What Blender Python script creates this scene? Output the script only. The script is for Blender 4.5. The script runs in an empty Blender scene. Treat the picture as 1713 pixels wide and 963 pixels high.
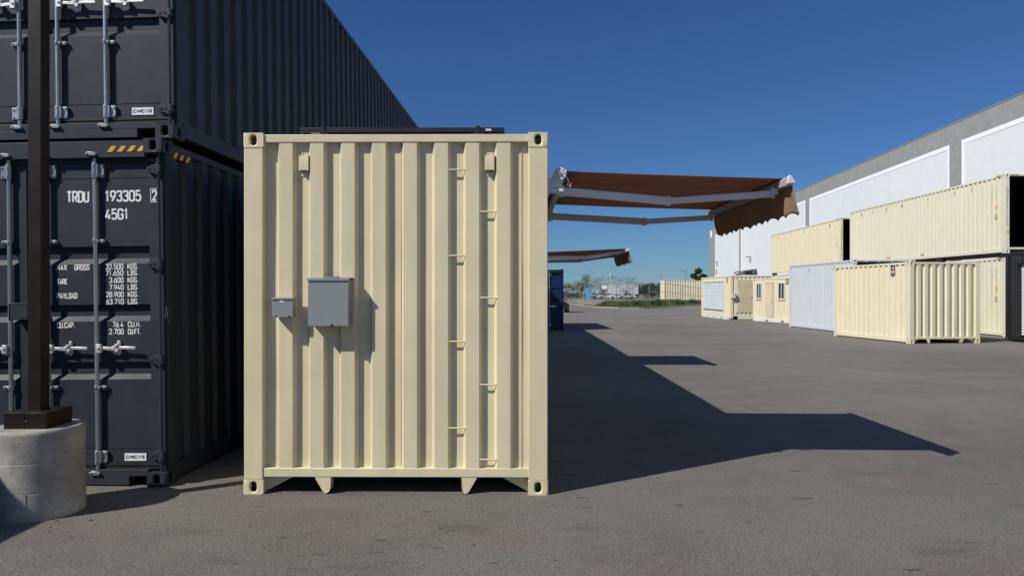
import bpy, math, random
from mathutils import Vector, Matrix
R = math.radians
random.seed(7)
scene = bpy.context.scene
COL = scene.collection

# ------------------------------------------------------------------ camera, sky, sun, exposure
cam_data = bpy.data.cameras.new('camera')
cam = bpy.data.objects.new('camera', cam_data); COL.objects.link(cam)
cam.location = (0, 0, 1.617); cam.rotation_euler = (R(90), 0, 0)
cam_data.sensor_width = 36.0; cam_data.lens = 24.97
cam_data.shift_y = 0.00438
cam_data.clip_start = 0.05; cam_data.clip_end = 6000
scene.camera = cam

SUN_TO = Vector((0.612, 0.394, -0.685)).normalized()      # direction in which the light travels
world = bpy.data.worlds.new('World'); scene.world = world
world.use_nodes = True
wn = world.node_tree
for n in list(wn.nodes): wn.nodes.remove(n)
w_out = wn.nodes.new('ShaderNodeOutputWorld'); w_bg = wn.nodes.new('ShaderNodeBackground')
sky = wn.nodes.new('ShaderNodeTexSky'); sky.sky_type = 'NISHITA'; sky.sun_disc = False
sky.sun_elevation = math.asin(-SUN_TO.z)
sky.sun_rotation = math.atan2(-SUN_TO.x, -SUN_TO.y) % (2 * math.pi)
sky.altitude = 0; sky.air_density = 1.0; sky.dust_density = 0.0; sky.ozone_density = 7.0
w_bg.inputs['Strength'].default_value = 0.05
tint = wn.nodes.new('ShaderNodeMix'); tint.data_type = 'RGBA'; tint.blend_type = 'MULTIPLY'; tint.inputs[0].default_value = 1.0
tint.inputs[7].default_value = (0.70, 1.0, 1.36, 1)          # white balance of the whole sky
wn.links.new(sky.outputs[0], tint.inputs[6]); wn.links.new(tint.outputs[2], w_bg.inputs['Color']); wn.links.new(w_bg.outputs[0], w_out.inputs['Surface'])

sun_data = bpy.data.lights.new('sun', 'SUN'); sun_data.energy = 5.0; sun_data.angle = R(0.53)
sun_data.color = (1.0, 0.955, 0.88)
sun = bpy.data.objects.new('sun', sun_data); COL.objects.link(sun)
sun.rotation_euler = SUN_TO.to_track_quat('-Z', 'Y').to_euler(); sun.location = (-20, -15, 30)

vs = scene.view_settings
vs.view_transform = 'Standard'; vs.look = 'None'; vs.gamma = 1.0; vs.use_curve_mapping = False
vs.exposure = 0.0
scene.cycles.max_bounces = 5; scene.cycles.diffuse_bounces = 2

# ------------------------------------------------------------------ materials
MATS = {}
def new_mat(name):
    m = bpy.data.materials.new(name); m.use_nodes = True
    MATS[name] = m
    nt = m.node_tree; return m, nt, nt.nodes['Principled BSDF']
def nd(nt, t, **kw):
    n = nt.nodes.new(t)
    for k, v in kw.items(): setattr(n, k, v)
    return n
def noise(nt, vec, scale, detail=3.0, rough=0.55):
    n = nd(nt, 'ShaderNodeTexNoise'); n.inputs['Scale'].default_value = scale
    n.inputs['Detail'].default_value = detail; n.inputs['Roughness'].default_value = rough
    nt.links.new(vec, n.inputs['Vector']); return n.outputs['Fac']
def mapr(nt, v, a, b, c, d):
    n = nd(nt, 'ShaderNodeMapRange'); nt.links.new(v, n.inputs['Value'])
    for i, x in zip(('From Min', 'From Max', 'To Min', 'To Max'), (a, b, c, d)): n.inputs[i].default_value = x
    return n.outputs['Result']
def mathn(nt, op, a, b):
    n = nd(nt, 'ShaderNodeMath', operation=op)
    for i, x in enumerate((a, b)):
        if isinstance(x, (int, float)): n.inputs[i].default_value = x
        else: nt.links.new(x, n.inputs[i])
    return n.outputs[0]
def mixc(nt, fac, a, b, mode='MIX'):
    n = nd(nt, 'ShaderNodeMix', data_type='RGBA', blend_type=mode)
    for key, x in ((0, fac), (6, a), (7, b)):
        if isinstance(x, (int, float)): n.inputs[key].default_value = x
        elif isinstance(x, tuple): n.inputs[key].default_value = (*x, 1)
        else: nt.links.new(x, n.inputs[key])
    return n.outputs[2]
def obj_coord(nt, scale=None):
    tc = nd(nt, 'ShaderNodeTexCoord'); o = tc.outputs['Object']
    if scale:
        mp = nd(nt, 'ShaderNodeMapping'); mp.inputs['Scale'].default_value = scale
        nt.links.new(o, mp.inputs['Vector']); o = mp.outputs['Vector']
    return o
def bump(nt, b, h, strength, dist):
    n = nd(nt, 'ShaderNodeBump'); n.inputs['Strength'].default_value = strength; n.inputs['Distance'].default_value = dist
    nt.links.new(h, n.inputs['Height']); nt.links.new(n.outputs['Normal'], b.inputs['Normal'])
def paint(name, col, rough=0.45, var=0.07, streak=0.05, bmp=0.12, wear=None, spec=0.4, metal=0.0):
    m, nt, b = new_mat(name)
    v = obj_coord(nt)
    n1 = mapr(nt, noise(nt, v, 1.7, 5), 0.3, 0.7, 1 - var, 1 + var)
    n2 = mapr(nt, noise(nt, obj_coord(nt, (9, 9, 0.5)), 1.0, 3), 0.35, 0.7, 1 - streak, 1 + streak * 0.6)
    f = mathn(nt, 'MULTIPLY', n1, n2)
    cc = nd(nt, 'ShaderNodeCombineXYZ')
    for i in range(3): nt.links.new(f, cc.inputs[i])
    c = mixc(nt, 1.0, col, cc.outputs[0], 'MULTIPLY')
    if wear:
        w = noise(nt, v, 23, 6, 0.7); wm = mapr(nt, w, wear[1], wear[1] + 0.02, 0, 1)
        c = mixc(nt, wm, c, wear[0])
    nt.links.new(c, b.inputs['Base Color'])
    rr = mapr(nt, noise(nt, v, 6, 4), 0.3, 0.7, rough - 0.06, rough + 0.08); nt.links.new(rr, b.inputs['Roughness'])
    b.inputs['Specular IOR Level'].default_value = spec; b.inputs['Metallic'].default_value = metal
    if bmp: bump(nt, b, noise(nt, v, 45, 4), bmp, 0.003)
    return m
paint('cream', (0.665, 0.588, 0.397), wear=((0.42, 0.36, 0.26), 0.735))
paint('cream_new', (0.70, 0.645, 0.47), 0.5, 0.03, 0.012, 0.06, wear=((0.4, 0.3, 0.2), 0.74))
paint('cream_pale', (0.66, 0.635, 0.50), 0.5, 0.03, 0.012, 0.06, wear=((0.4, 0.3, 0.2), 0.74))
paint('cream_door', (0.60, 0.52, 0.36), 0.5)
paint('charcoal', (0.029, 0.034, 0.045), 0.5, 0.10, 0.08, 0.12, wear=((0.06, 0.06, 0.065), 0.74), spec=0.28)
paint('navy', (0.007, 0.022, 0.075), 0.45, 0.1, 0.08, spec=0.3)
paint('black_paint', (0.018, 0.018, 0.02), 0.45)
paint('white_paint', (0.56, 0.59, 0.62), 0.45, 0.03, 0.012, 0.06)
paint('white_metal', (0.62, 0.62, 0.65), 0.35, 0.03, 0.02, 0.05)
paint('awning_bar_shaded', (0.40, 0.36, 0.335), 0.4, 0.03, 0.02, 0.05)  # white bar, with shade and brown reflection put into the colour
paint('lettering_white', (0.82, 0.82, 0.80), 0.6, 0.06, 0.03)
paint('lettering_black', (0.05, 0.05, 0.05), 0.6)
paint('sticker_white', (0.8, 0.81, 0.83), 0.4, 0.02, 0.02, 0)
paint('sticker_navy', (0.01, 0.02, 0.12), 0.4, 0.02, 0.02, 0)
paint('hazard_yellow', (0.72, 0.42, 0.05), 0.5)
paint('yellow_mark', (0.75, 0.42, 0.03), 0.5)
paint('rubber', (0.018, 0.018, 0.02), 0.6)
paint('galvanised', (0.34, 0.375, 0.385), 0.42, 0.18, 0.1, 0.2, metal=0.75)
paint('zinc_bright', (0.68, 0.68, 0.66), 0.42, 0.2, 0.05, 0.4, metal=0.6)
paint('box_grey', (0.235, 0.255, 0.265), 0.42, 0.03, 0.02, 0.06)
paint('brown_steel', (0.015, 0.0105, 0.009), 0.48, 0.1, 0.1, 0.1, spec=0.25, wear=((0.2, 0.18, 0.16), 0.745))
paint('black_frame', (0.02, 0.021, 0.023), 0.4, 0.03, 0.02, 0.03)
paint('solar_glass', (0.012, 0.016, 0.035), 0.12, 0.03, 0.0, 0)
paint('roller_white', (0.64, 0.68, 0.72), 0.4)
paint('wall_white', (0.70, 0.73, 0.745), 0.75, 0.03, 0.02, 0.2)
paint('wall_border', (0.86, 0.88, 0.90), 0.7, 0.02, 0.02, 0.1)
paint('wall_grey', (0.29, 0.305, 0.295), 0.75, 0.1, 0.09, 0.2)
paint('dark_rust', (0.10, 0.055, 0.035), 0.8, 0.3, 0.2, 0.4)
paint('plywood', (0.10, 0.075, 0.05), 0.7, 0.2, 0.1)
paint('bark', (0.11, 0.085, 0.065), 0.9, 0.3, 0.2, 0.5)
paint('orange_plastic', (0.75, 0.13, 0.04), 0.5)
paint('toilet_blue', (0.10, 0.36, 0.62), 0.5)
paint('red_sign', (0.45, 0.05, 0.04), 0.5)
paint('kerb_concrete', (0.27, 0.258, 0.24), 0.85, 0.15, 0.05, 0.4)
paint('fence_metal', (0.22, 0.24, 0.25), 0.5, metal=0.4)
paint('dark_glass', (0.02, 0.024, 0.03), 0.08, 0.02, 0, 0)
paint('reflector_amber', (0.7, 0.33, 0.03), 0.4)

def concrete():
    m, nt, b = new_mat('concrete')
    v = obj_coord(nt)
    a = noise(nt, v, 5, 6, 0.6); g = noise(nt, v, 90, 3)
    c = mixc(nt, mapr(nt, a, 0.3, 0.7, 0, 1), (0.17, 0.163, 0.15), (0.40, 0.387, 0.36))
    c = mixc(nt, mapr(nt, noise(nt, v, 38, 4, 0.7), 0.45, 0.7, 0, 0.55), c, (0.20, 0.19, 0.17))
    pit = nd(nt, 'ShaderNodeTexVoronoi'); pit.inputs['Scale'].default_value = 26; nt.links.new(v, pit.inputs['Vector'])
    pm = mathn(nt, 'MULTIPLY', mapr(nt, pit.outputs['Distance'], 0.07, 0.12, 1, 0), mapr(nt, noise(nt, v, 9, 2), 0.48, 0.53, 0, 1))
    c = mixc(nt, pm, c, (0.10, 0.095, 0.09)); nt.links.new(c, b.inputs['Base Color'])
    b.inputs['Roughness'].default_value = 0.85
    bump(nt, b, mathn(nt, 'SUBTRACT', mathn(nt, 'ADD', mathn(nt, 'MULTIPLY', g, 0.3), a), pm), 0.5, 0.01)
concrete()
def asphalt():
    m, nt, b = new_mat('asphalt')
    v = obj_coord(nt)
    grain = noise(nt, v, 170, 3, 0.7); grain2 = noise(nt, v, 75, 3, 0.7)
    big = noise(nt, v, 0.22, 5, 0.6); mid = noise(nt, v, 1.6, 6, 0.65)
    c = mixc(nt, mapr(nt, grain, 0.28, 0.72, 0, 1), (0.075, 0.0715, 0.0668), (0.292, 0.2765, 0.2565))
    f = mathn(nt, 'MULTIPLY', mapr(nt, big, 0.3, 0.7, 0.80, 1.16), mapr(nt, mid, 0.25, 0.75, 0.86, 1.12))
    f = mathn(nt, 'MULTIPLY', f, mathn(nt, 'MULTIPLY', mapr(nt, grain2, 0.3, 0.7, 0.5, 1.5), mapr(nt, noise(nt, v, 36, 2, 0.6), 0.3, 0.7, 0.86, 1.14)))
    cc = nd(nt, 'ShaderNodeCombineXYZ')
    for i in range(3): nt.links.new(f, cc.inputs[i])
    c = mixc(nt, 1.0, c, cc.outputs[0], 'MULTIPLY')
    vo = nd(nt, 'ShaderNodeTexVoronoi'); vo.inputs['Scale'].default_value = 55; nt.links.new(v, vo.inputs['Vector'])
    rnd = nd(nt, 'ShaderNodeSeparateColor'); nt.links.new(vo.outputs['Color'], rnd.inputs[0])
    sp = mathn(nt, 'MULTIPLY', mapr(nt, vo.outputs['Distance'], 0.16, 0.22, 1, 0), mapr(nt, rnd.outputs[0], 0.84, 0.86, 0, 0.8))
    c = mixc(nt, sp, c, (0.42, 0.40, 0.37))
    dk = mathn(nt, 'MULTIPLY', mapr(nt, vo.outputs['Distance'], 0.2, 0.3, 1, 0), mapr(nt, rnd.outputs[1], 0.82, 0.85, 0, 0.8))
    c = mixc(nt, dk, c, (0.03, 0.029, 0.028))
    hue = noise(nt, v, 0.9, 4, 0.6)
    c = mixc(nt, 1.0, c, mixc(nt, mapr(nt, hue, 0.38, 0.62, 0, 1), (1.05, 0.985, 0.965), (0.965, 1.0, 0.995)), 'MULTIPLY')
    v2 = nd(nt, 'ShaderNodeTexVoronoi'); v2.inputs['Scale'].default_value = 95; nt.links.new(v, v2.inputs['Vector'])
    r2 = nd(nt, 'ShaderNodeSeparateColor'); nt.links.new(v2.outputs['Color'], r2.inputs[0])
    c = mixc(nt, mathn(nt, 'MULTIPLY', mapr(nt, v2.outputs['Distance'], 0.25, 0.35, 1, 0), mapr(nt, r2.outputs[0], 0.78, 0.80, 0, 0.7)), c, (0.33, 0.315, 0.29))
    c = mixc(nt, mathn(nt, 'MULTIPLY', mapr(nt, v2.outputs['Distance'], 0.3, 0.4, 1, 0), mapr(nt, r2.outputs[1], 0.80, 0.82, 0, 0.7)), c, (0.03, 0.028, 0.026))
    # tar drips and stains, lengthwise
    st = noise(nt, obj_coord(nt, (0.9, 3.2, 1)), 1.0, 5, 0.6)
    c = mixc(nt, mapr(nt, st, 0.60, 0.78, 0, 0.5), c, (0.045, 0.042, 0.04))
    st2 = noise(nt, obj_coord(nt, (2.2, 9.0, 1)), 1.3, 2, 0.5)
    c = mixc(nt, mapr(nt, st2, 0.70, 0.715, 0, 0.6), c, (0.035, 0.033, 0.032))
    dust = noise(nt, v, 0.6, 6, 0.7)
    c = mixc(nt, mapr(nt, dust, 0.55, 0.75, 0, 0.35), c, (0.24, 0.22, 0.195))
    nt.links.new(c, b.inputs['Base Color']); b.inputs['Roughness'].default_value = 0.88
    b.inputs['Specular IOR Level'].default_value = 0.3
    bump(nt, b, mathn(nt, 'ADD', grain, mathn(nt, 'MULTIPLY', grain2, 1.0)), 1.0, 0.009)
asphalt()
def earth():
    m, nt, b = new_mat('earth')
    v = obj_coord(nt)
    c = mixc(nt, mapr(nt, noise(nt, v, 0.35, 6), 0.35, 0.65, 0, 1), (0.17, 0.155, 0.135), (0.23, 0.21, 0.18))
    nt.links.new(c, b.inputs['Base Color']); b.inputs['Roughness'].default_value = 0.95
earth()
def leafy(name, a, bcol):
    m, nt, b = new_mat(name)
    v = obj_coord(nt)
    c = mixc(nt, mapr(nt, noise(nt, v, 1.3, 3), 0.35, 0.65, 0, 1), a, bcol)
    nt.links.new(c, b.inputs['Base Color']); b.inputs['Roughness'].default_value = 0.6
    tr = nd(nt, 'ShaderNodeBsdfTranslucent'); nt.links.new(c, tr.inputs['Color'])
    mx = nd(nt, 'ShaderNodeMixShader'); mx.inputs[0].default_value = 0.25
    out = nt.nodes['Material Output']
    nt.links.new(b.outputs[0], mx.inputs[1]); nt.links.new(tr.outputs[0], mx.inputs[2]); nt.links.new(mx.outputs[0], out.inputs['Surface'])
leafy('grass', (0.045, 0.085, 0.018), (0.10, 0.14, 0.035))
leafy('leaf_green', (0.03, 0.06, 0.02), (0.06, 0.10, 0.03))
leafy('leaf_olive', (0.045, 0.058, 0.028), (0.085, 0.09, 0.048))
leafy('leaf_dark', (0.02, 0.04, 0.016), (0.04, 0.065, 0.022))
leafy('twig_brown', (0.06, 0.05, 0.036), (0.095, 0.08, 0.058))
def awning_cloth():
    m, nt, b = new_mat('awning_cloth')
    v = obj_coord(nt)
    weave = noise(nt, obj_coord(nt, (6, 900, 6)), 1.0, 2)
    c = mixc(nt, mapr(nt, noise(nt, v, 2.2, 4), 0.3, 0.7, 0, 1), (0.37, 0.25, 0.17), (0.43, 0.29, 0.20))
    nt.links.new(c, b.inputs['Base Color']); b.inputs['Roughness'].default_value = 0.85
    b.inputs['Specular IOR Level'].default_value = 0.15
    bump(nt, b, weave, 0.15, 0.002)
    tr = nd(nt, 'ShaderNodeBsdfTranslucent'); tr.inputs['Color'].default_value = (0.38, 0.125, 0.032, 1)
    mx = nd(nt, 'ShaderNodeMixShader'); mx.inputs[0].default_value = 0.32
    out = nt.nodes['Material Output']
    nt.links.new(b.outputs[0], mx.inputs[1]); nt.links.new(tr.outputs[0], mx.inputs[2]); nt.links.new(mx.outputs[0], out.inputs['Surface'])
awning_cloth()

# ------------------------------------------------------------------ mesh helpers
class MB:
    def __init__(s): s.v = []; s.f = []
    def poly(s, pts):
        n = len(s.v); s.v += [tuple(p) for p in pts]; s.f.append(tuple(range(n, n + len(pts)))); return s
    def box(s, x0, x1, y0, y1, z0, z1):
        n = len(s.v)
        s.v += [(x, y, z) for z in (z0, z1) for y in (y0, y1) for x in (x0, x1)]
        for f in ((0, 2, 3, 1), (4, 5, 7, 6), (0, 1, 5, 4), (2, 6, 7, 3), (0, 4, 6, 2), (1, 3, 7, 5)):
            s.f.append(tuple(n + i for i in f))
        return s
    def prism(s, pts, axis, a, b):
        # pts: 2D outline in the other two axes (in xyz order), extruded along axis from a to b
        def P(p, t):
            q = list(p); q.insert(axis, t); return tuple(q)
        n = len(s.v); k = len(pts)
        s.v += [P(p, a) for p in pts] + [P(p, b) for p in pts]
        s.f.append(tuple(range(n, n + k))); s.f.append(tuple(range(n + 2 * k - 1, n + k - 1, -1)))
        for i in range(k):
            j = (i + 1) % k; s.f.append((n + i, n + k + i, n + k + j, n + j))
        return s
    def tube(s, pts, r, n=10, caps=True):
        pts = [Vector(p) for p in pts]
        rs = r if isinstance(r, (list, tuple)) else [r] * len(pts)
        base = len(s.v)
        for i, p in enumerate(pts):
            d = (pts[min(i + 1, len(pts) - 1)] - pts[max(i - 1, 0)]).normalized()
            a = d.orthogonal().normalized() if abs(d.z) > 0.9 else Vector((0, 0, 1)).cross(d).normalized()
            c = d.cross(a)
            for k in range(n):
                t = 2 * math.pi * k / n
                s.v.append(tuple(p + (a * math.cos(t) + c * math.sin(t)) * rs[i]))
        for i in range(len(pts) - 1):
            for k in range(n):
                a0 = base + i * n + k; a1 = base + i * n + (k + 1) % n
                s.f.append((a0, a1, a1 + n, a0 + n))
        if caps:
            s.f.append(tuple(base + k for k in reversed(range(n))))
            s.f.append(tuple(base + (len(pts) - 1) * n + k for k in range(n)))
        return s
    def bar(s, p0, p1, w, h):
        # rectangular bar between two points, h vertical, w sideways
        p0 = Vector(p0); p1 = Vector(p1); d = (p1 - p0).normalized()
        a = d.cross(Vector((0, 0, 1))).normalized() * (w / 2); c = a.cross(d).normalized() * (h / 2)
        n = len(s.v)
        for p in (p0, p1):
            for q in (a + c, -a + c, -a - c, a - c): s.v.append(tuple(p + q))
        s.f += [(n, n + 1, n + 2, n + 3), (n + 7, n + 6, n + 5, n + 4)]
        for i in range(4):
            j = (i + 1) % 4; s.f.append((n + i, n + 4 + i, n + 4 + j, n + j))
        return s
    def mesh(s, name, mat):
        me = bpy.data.meshes.new(name); me.from_pydata(s.v, [], s.f); me.update()
        me.materials.append(MATS[mat])
        me.polygons.foreach_set('use_smooth', [True] * len(me.polygons))
        me.set_sharp_from_angle(angle=R(32))
        return me
    def build(s, name, mat, parent=None, bevel=0.0, seg=2):
        o = bpy.data.objects.new(name, s.mesh(name, mat)); COL.objects.link(o)
        if parent: o.parent = parent
        if bevel: add_bevel(o, bevel, seg)
        return o
def add_bevel(o, w, seg=2):
    m = o.modifiers.new('bevel', 'BEVEL'); m.width = w; m.segments = seg; m.limit_method = 'ANGLE'; m.angle_limit = R(40)
def tag(o, label=None, cat=None, group=None, kind=None):
    if label: o['label'] = label
    if cat: o['category'] = cat
    if group: o['group'] = group
    if kind: o['kind'] = kind
    return o
def thing(name, label, cat, loc=(0, 0, 0), yaw=0, roll=0, group=None):
    o = bpy.data.objects.new(name, None); COL.objects.link(o); o.empty_display_size = 0.3
    o.location = loc; o.rotation_mode = 'XYZ'; o.rotation_euler = (0, R(roll), R(yaw))
    return tag(o, label, cat, group)
def copy_tree(o, parent=None):
    c = o.copy(); COL.objects.link(c); c.parent = parent
    for ch in list(o.children): copy_tree(ch, c)
    return c
def text(s, parent, mat, place, w=None, h=0.1, name='lettering', depth=0.0006, face='near', spacing=1.0, bold=0.0):
    """flat painted lettering: lower-left corner at place, fitted to width w and cap height h"""
    cu = bpy.data.curves.new('text', 'FONT'); cu.body = s; cu.resolution_u = 4; cu.space_line = spacing; cu.offset = bold
    to = bpy.data.objects.new('text', cu); COL.objects.link(to)
    dg = bpy.context.evaluated_depsgraph_get(); me = bpy.data.meshes.new_from_object(to.evaluated_get(dg))
    bpy.data.objects.remove(to)
    xs = [v.co.x for v in me.vertices]; ys = [v.co.y for v in me.vertices]
    x0, x1, y0, y1 = min(xs), max(xs), min(ys), max(ys)
    sy = h / (y1 - y0); sx = w / (x1 - x0) if w else sy
    for v in me.vertices:
        a = (v.co.x - x0) * sx; b = (v.co.y - y0) * sy
        v.co = (a, 0, b) if face == 'near' else ((0, -a, b) if face == 'left' else (0, a, b))
    me.materials.clear(); me.materials.append(MATS[mat])
    o = bpy.data.objects.new(name, me); COL.objects.link(o); o.location = place
    if parent: o.parent = parent
    return o

_C = [(1, .72), (1, .84), (.92, .95), (.75, 1), (.25, 1), (.08, .95), (0, .84), (0, .16), (.08, .05), (.25, 0), (.75, 0), (.92, .05), (1, .16), (1, .28)]
_O = [(.25, 0), (.75, 0), (.93, .05), (1, .17), (1, .83), (.93, .95), (.75, 1), (.25, 1), (.07, .95), (0, .83), (0, .17), (.07, .05), (.25, 0)]
_P = [(0, 0), (0, 1), (.68, 1), (.92, .94), (1, .82), (1, .64), (.92, .52), (.68, .46), (0, .46)]
GLYPH = {
 'A': [[(0, 0), (.5, 1), (1, 0)], [(.16, .27), (.84, .27)]], 'B': [[(.6, .53), (0, .53), (0, 1), (.65, 1), (.9, .93), (.95, .8), (.9, .62), (.6, .53), (.9, .46), (1, .28), (.93, .08), (.65, 0), (0, 0), (0, .55)]],
 'C': [_C], 'D': [[(0, 0), (0, 1), (.6, 1), (.88, .93), (1, .76), (1, .24), (.88, .07), (.6, 0), (0, 0)]], 'E': [[(1, 1), (0, 1), (0, 0), (1, 0)], [(0, .52), (.8, .52)]],
 'F': [[(1, 1), (0, 1), (0, 0)], [(0, .5), (.8, .5)]], 'G': [_C + [(1, .45), (.55, .45)]], 'I': [[(.5, 0), (.5, 1)]], 'K': [[(0, 0), (0, 1)], [(1, 1), (0, .36)], [(.32, .57), (1, 0)]],
 'L': [[(0, 1), (0, 0), (1, 0)]], 'M': [[(0, 0), (0, 1), (.5, .3), (1, 1), (1, 0)]], 'O': [_O], '0': [_O], 'P': [_P], 'R': [_P, [(.52, .46), (1, 0)]],
 'S': [[(1, .76), (1, .85), (.92, .95), (.75, 1), (.25, 1), (.07, .94), (0, .82), (0, .7), (.08, .6), (.3, .53), (.72, .46), (.93, .39), (1, .29), (1, .17), (.92, .05), (.75, 0), (.25, 0), (.08, .05), (0, .16), (0, .25)]],
 'T': [[(0, 1), (1, 1)], [(.5, 1), (.5, 0)]], 'U': [[(0, 1), (0, .17), (.07, .05), (.25, 0), (.75, 0), (.93, .05), (1, .17), (1, 1)]], 'X': [[(0, 0), (1, 1)], [(0, 1), (1, 0)]], 'Y': [[(0, 1), (.5, .48), (1, 1)], [(.5, .48), (.5, 0)]],
 '1': [[(.12, .8), (.55, 1), (.55, 0)]], '2': [[(0, .74), (0, .84), (.08, .95), (.25, 1), (.75, 1), (.92, .95), (1, .84), (1, .68), (.9, .52), (0, 0), (1, 0)]],
 '3': [[(0, .82), (.08, .95), (.25, 1), (.72, 1), (.9, .95), (.97, .84), (.97, .68), (.88, .57), (.65, .53), (.4, .53)], [(.62, .53), (.9, .48), (1, .35), (1, .17), (.92, .05), (.75, 0), (.25, 0), (.08, .05), (0, .18)]],
 '4': [[(.75, 0), (.75, .5)], [(.6, 1), (0, .24), (1, .24)]], '5': [[(.95, 1), (.1, 1), (.04, .53), (.2, .6), (.7, .6), (.92, .54), (1, .42), (1, .18), (.92, .05), (.72, 0), (.25, 0), (.08, .05), (0, .17)]],
 '6': [[(.75, 1), (.2, .62), (.03, .42), (0, .2), (.08, .05), (.28, 0), (.72, 0), (.92, .05), (1, .2), (1, .38), (.92, .52), (.72, .58), (.25, .58)]], '7': [[(0, 1), (1, 1), (.4, 0)]],
 '8': [[(.28, .53), (.08, .47), (0, .35), (0, .17), (.08, .05), (.28, 0), (.72, 0), (.92, .05), (1, .17), (1, .35), (.92, .47), (.72, .53), (.28, .53), (.1, .58), (.04, .7), (.04, .84), (.12, .95), (.3, 1), (.7, 1), (.88, .95), (.96, .84), (.96, .7), (.9, .58), (.72, .53)]],
 '9': [[(.25, 0), (.8, .38), (.97, .58), (1, .8), (.92, .95), (.72, 1), (.28, 1), (.08, .95), (0, .8), (0, .62), (.08, .48), (.28, .42), (.75, .42)]], '.': [[(0, 0.07), (1, 0.07)]]}
def stencil(s, parent, mat, place, w, h, weight=0.15, name='lettering'):
    """painted block lettering drawn with strokes of even width, on a face that looks towards -y"""
    wid = [0.22 if c == '.' else (0.3 if c == 'I' else (0.75 if c == '1' else 1.0)) for c in s]; gap = 0.42
    unit = (w - weight * h) / (sum(wid) + gap * (len(s) - 1)); m = MB(); x = weight * h / 2; t = weight * h / 2; lay = 0
    for c, cw in zip(s, wid):
        for pl in GLYPH[c]:
            P = [Vector((x + p[0] * cw * unit, t + p[1] * (h - 2 * t))) for p in pl]; closed = (P[0] - P[-1]).length < 1e-6
            if closed: P = P[:-1]
            n = len(P); L = []; Rr = []
            for i in range(n):
                a = P[i] - P[i - 1] if (i > 0 or closed) else P[1] - P[0]; b = P[(i + 1) % n] - P[i] if (i < n - 1 or closed) else a
                if i == 0 and not closed: a = b
                a = a.normalized(); b = b.normalized(); nv = Vector((-a.y - b.y, a.x + b.x))
                if nv.length < 1e-4: nv = Vector((-b.y, b.x))
                nv.normalize(); k = t / max(0.55, nv.dot(Vector((-b.y, b.x))))
                L.append(P[i] + nv * k); Rr.append(P[i] - nv * k)
                if not closed and i in (0, n - 1) and c != '.':
                    e = (b if i else -b) * (0 if abs(b.x) < 0.2 else 0); L[-1] += e; Rr[-1] += e
            y = -0.00006 * (lay % 3); lay += 1
            for i in range(n if closed else n - 1):
                j = (i + 1) % n; m.poly([(L[i].x, y, L[i].y), (Rr[i].x, y, Rr[i].y), (Rr[j].x, y, Rr[j].y), (L[j].x, y, L[j].y)])
        x += (cw + gap) * unit
    o = m.build(name, mat, parent); o.location = place; return o

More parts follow.
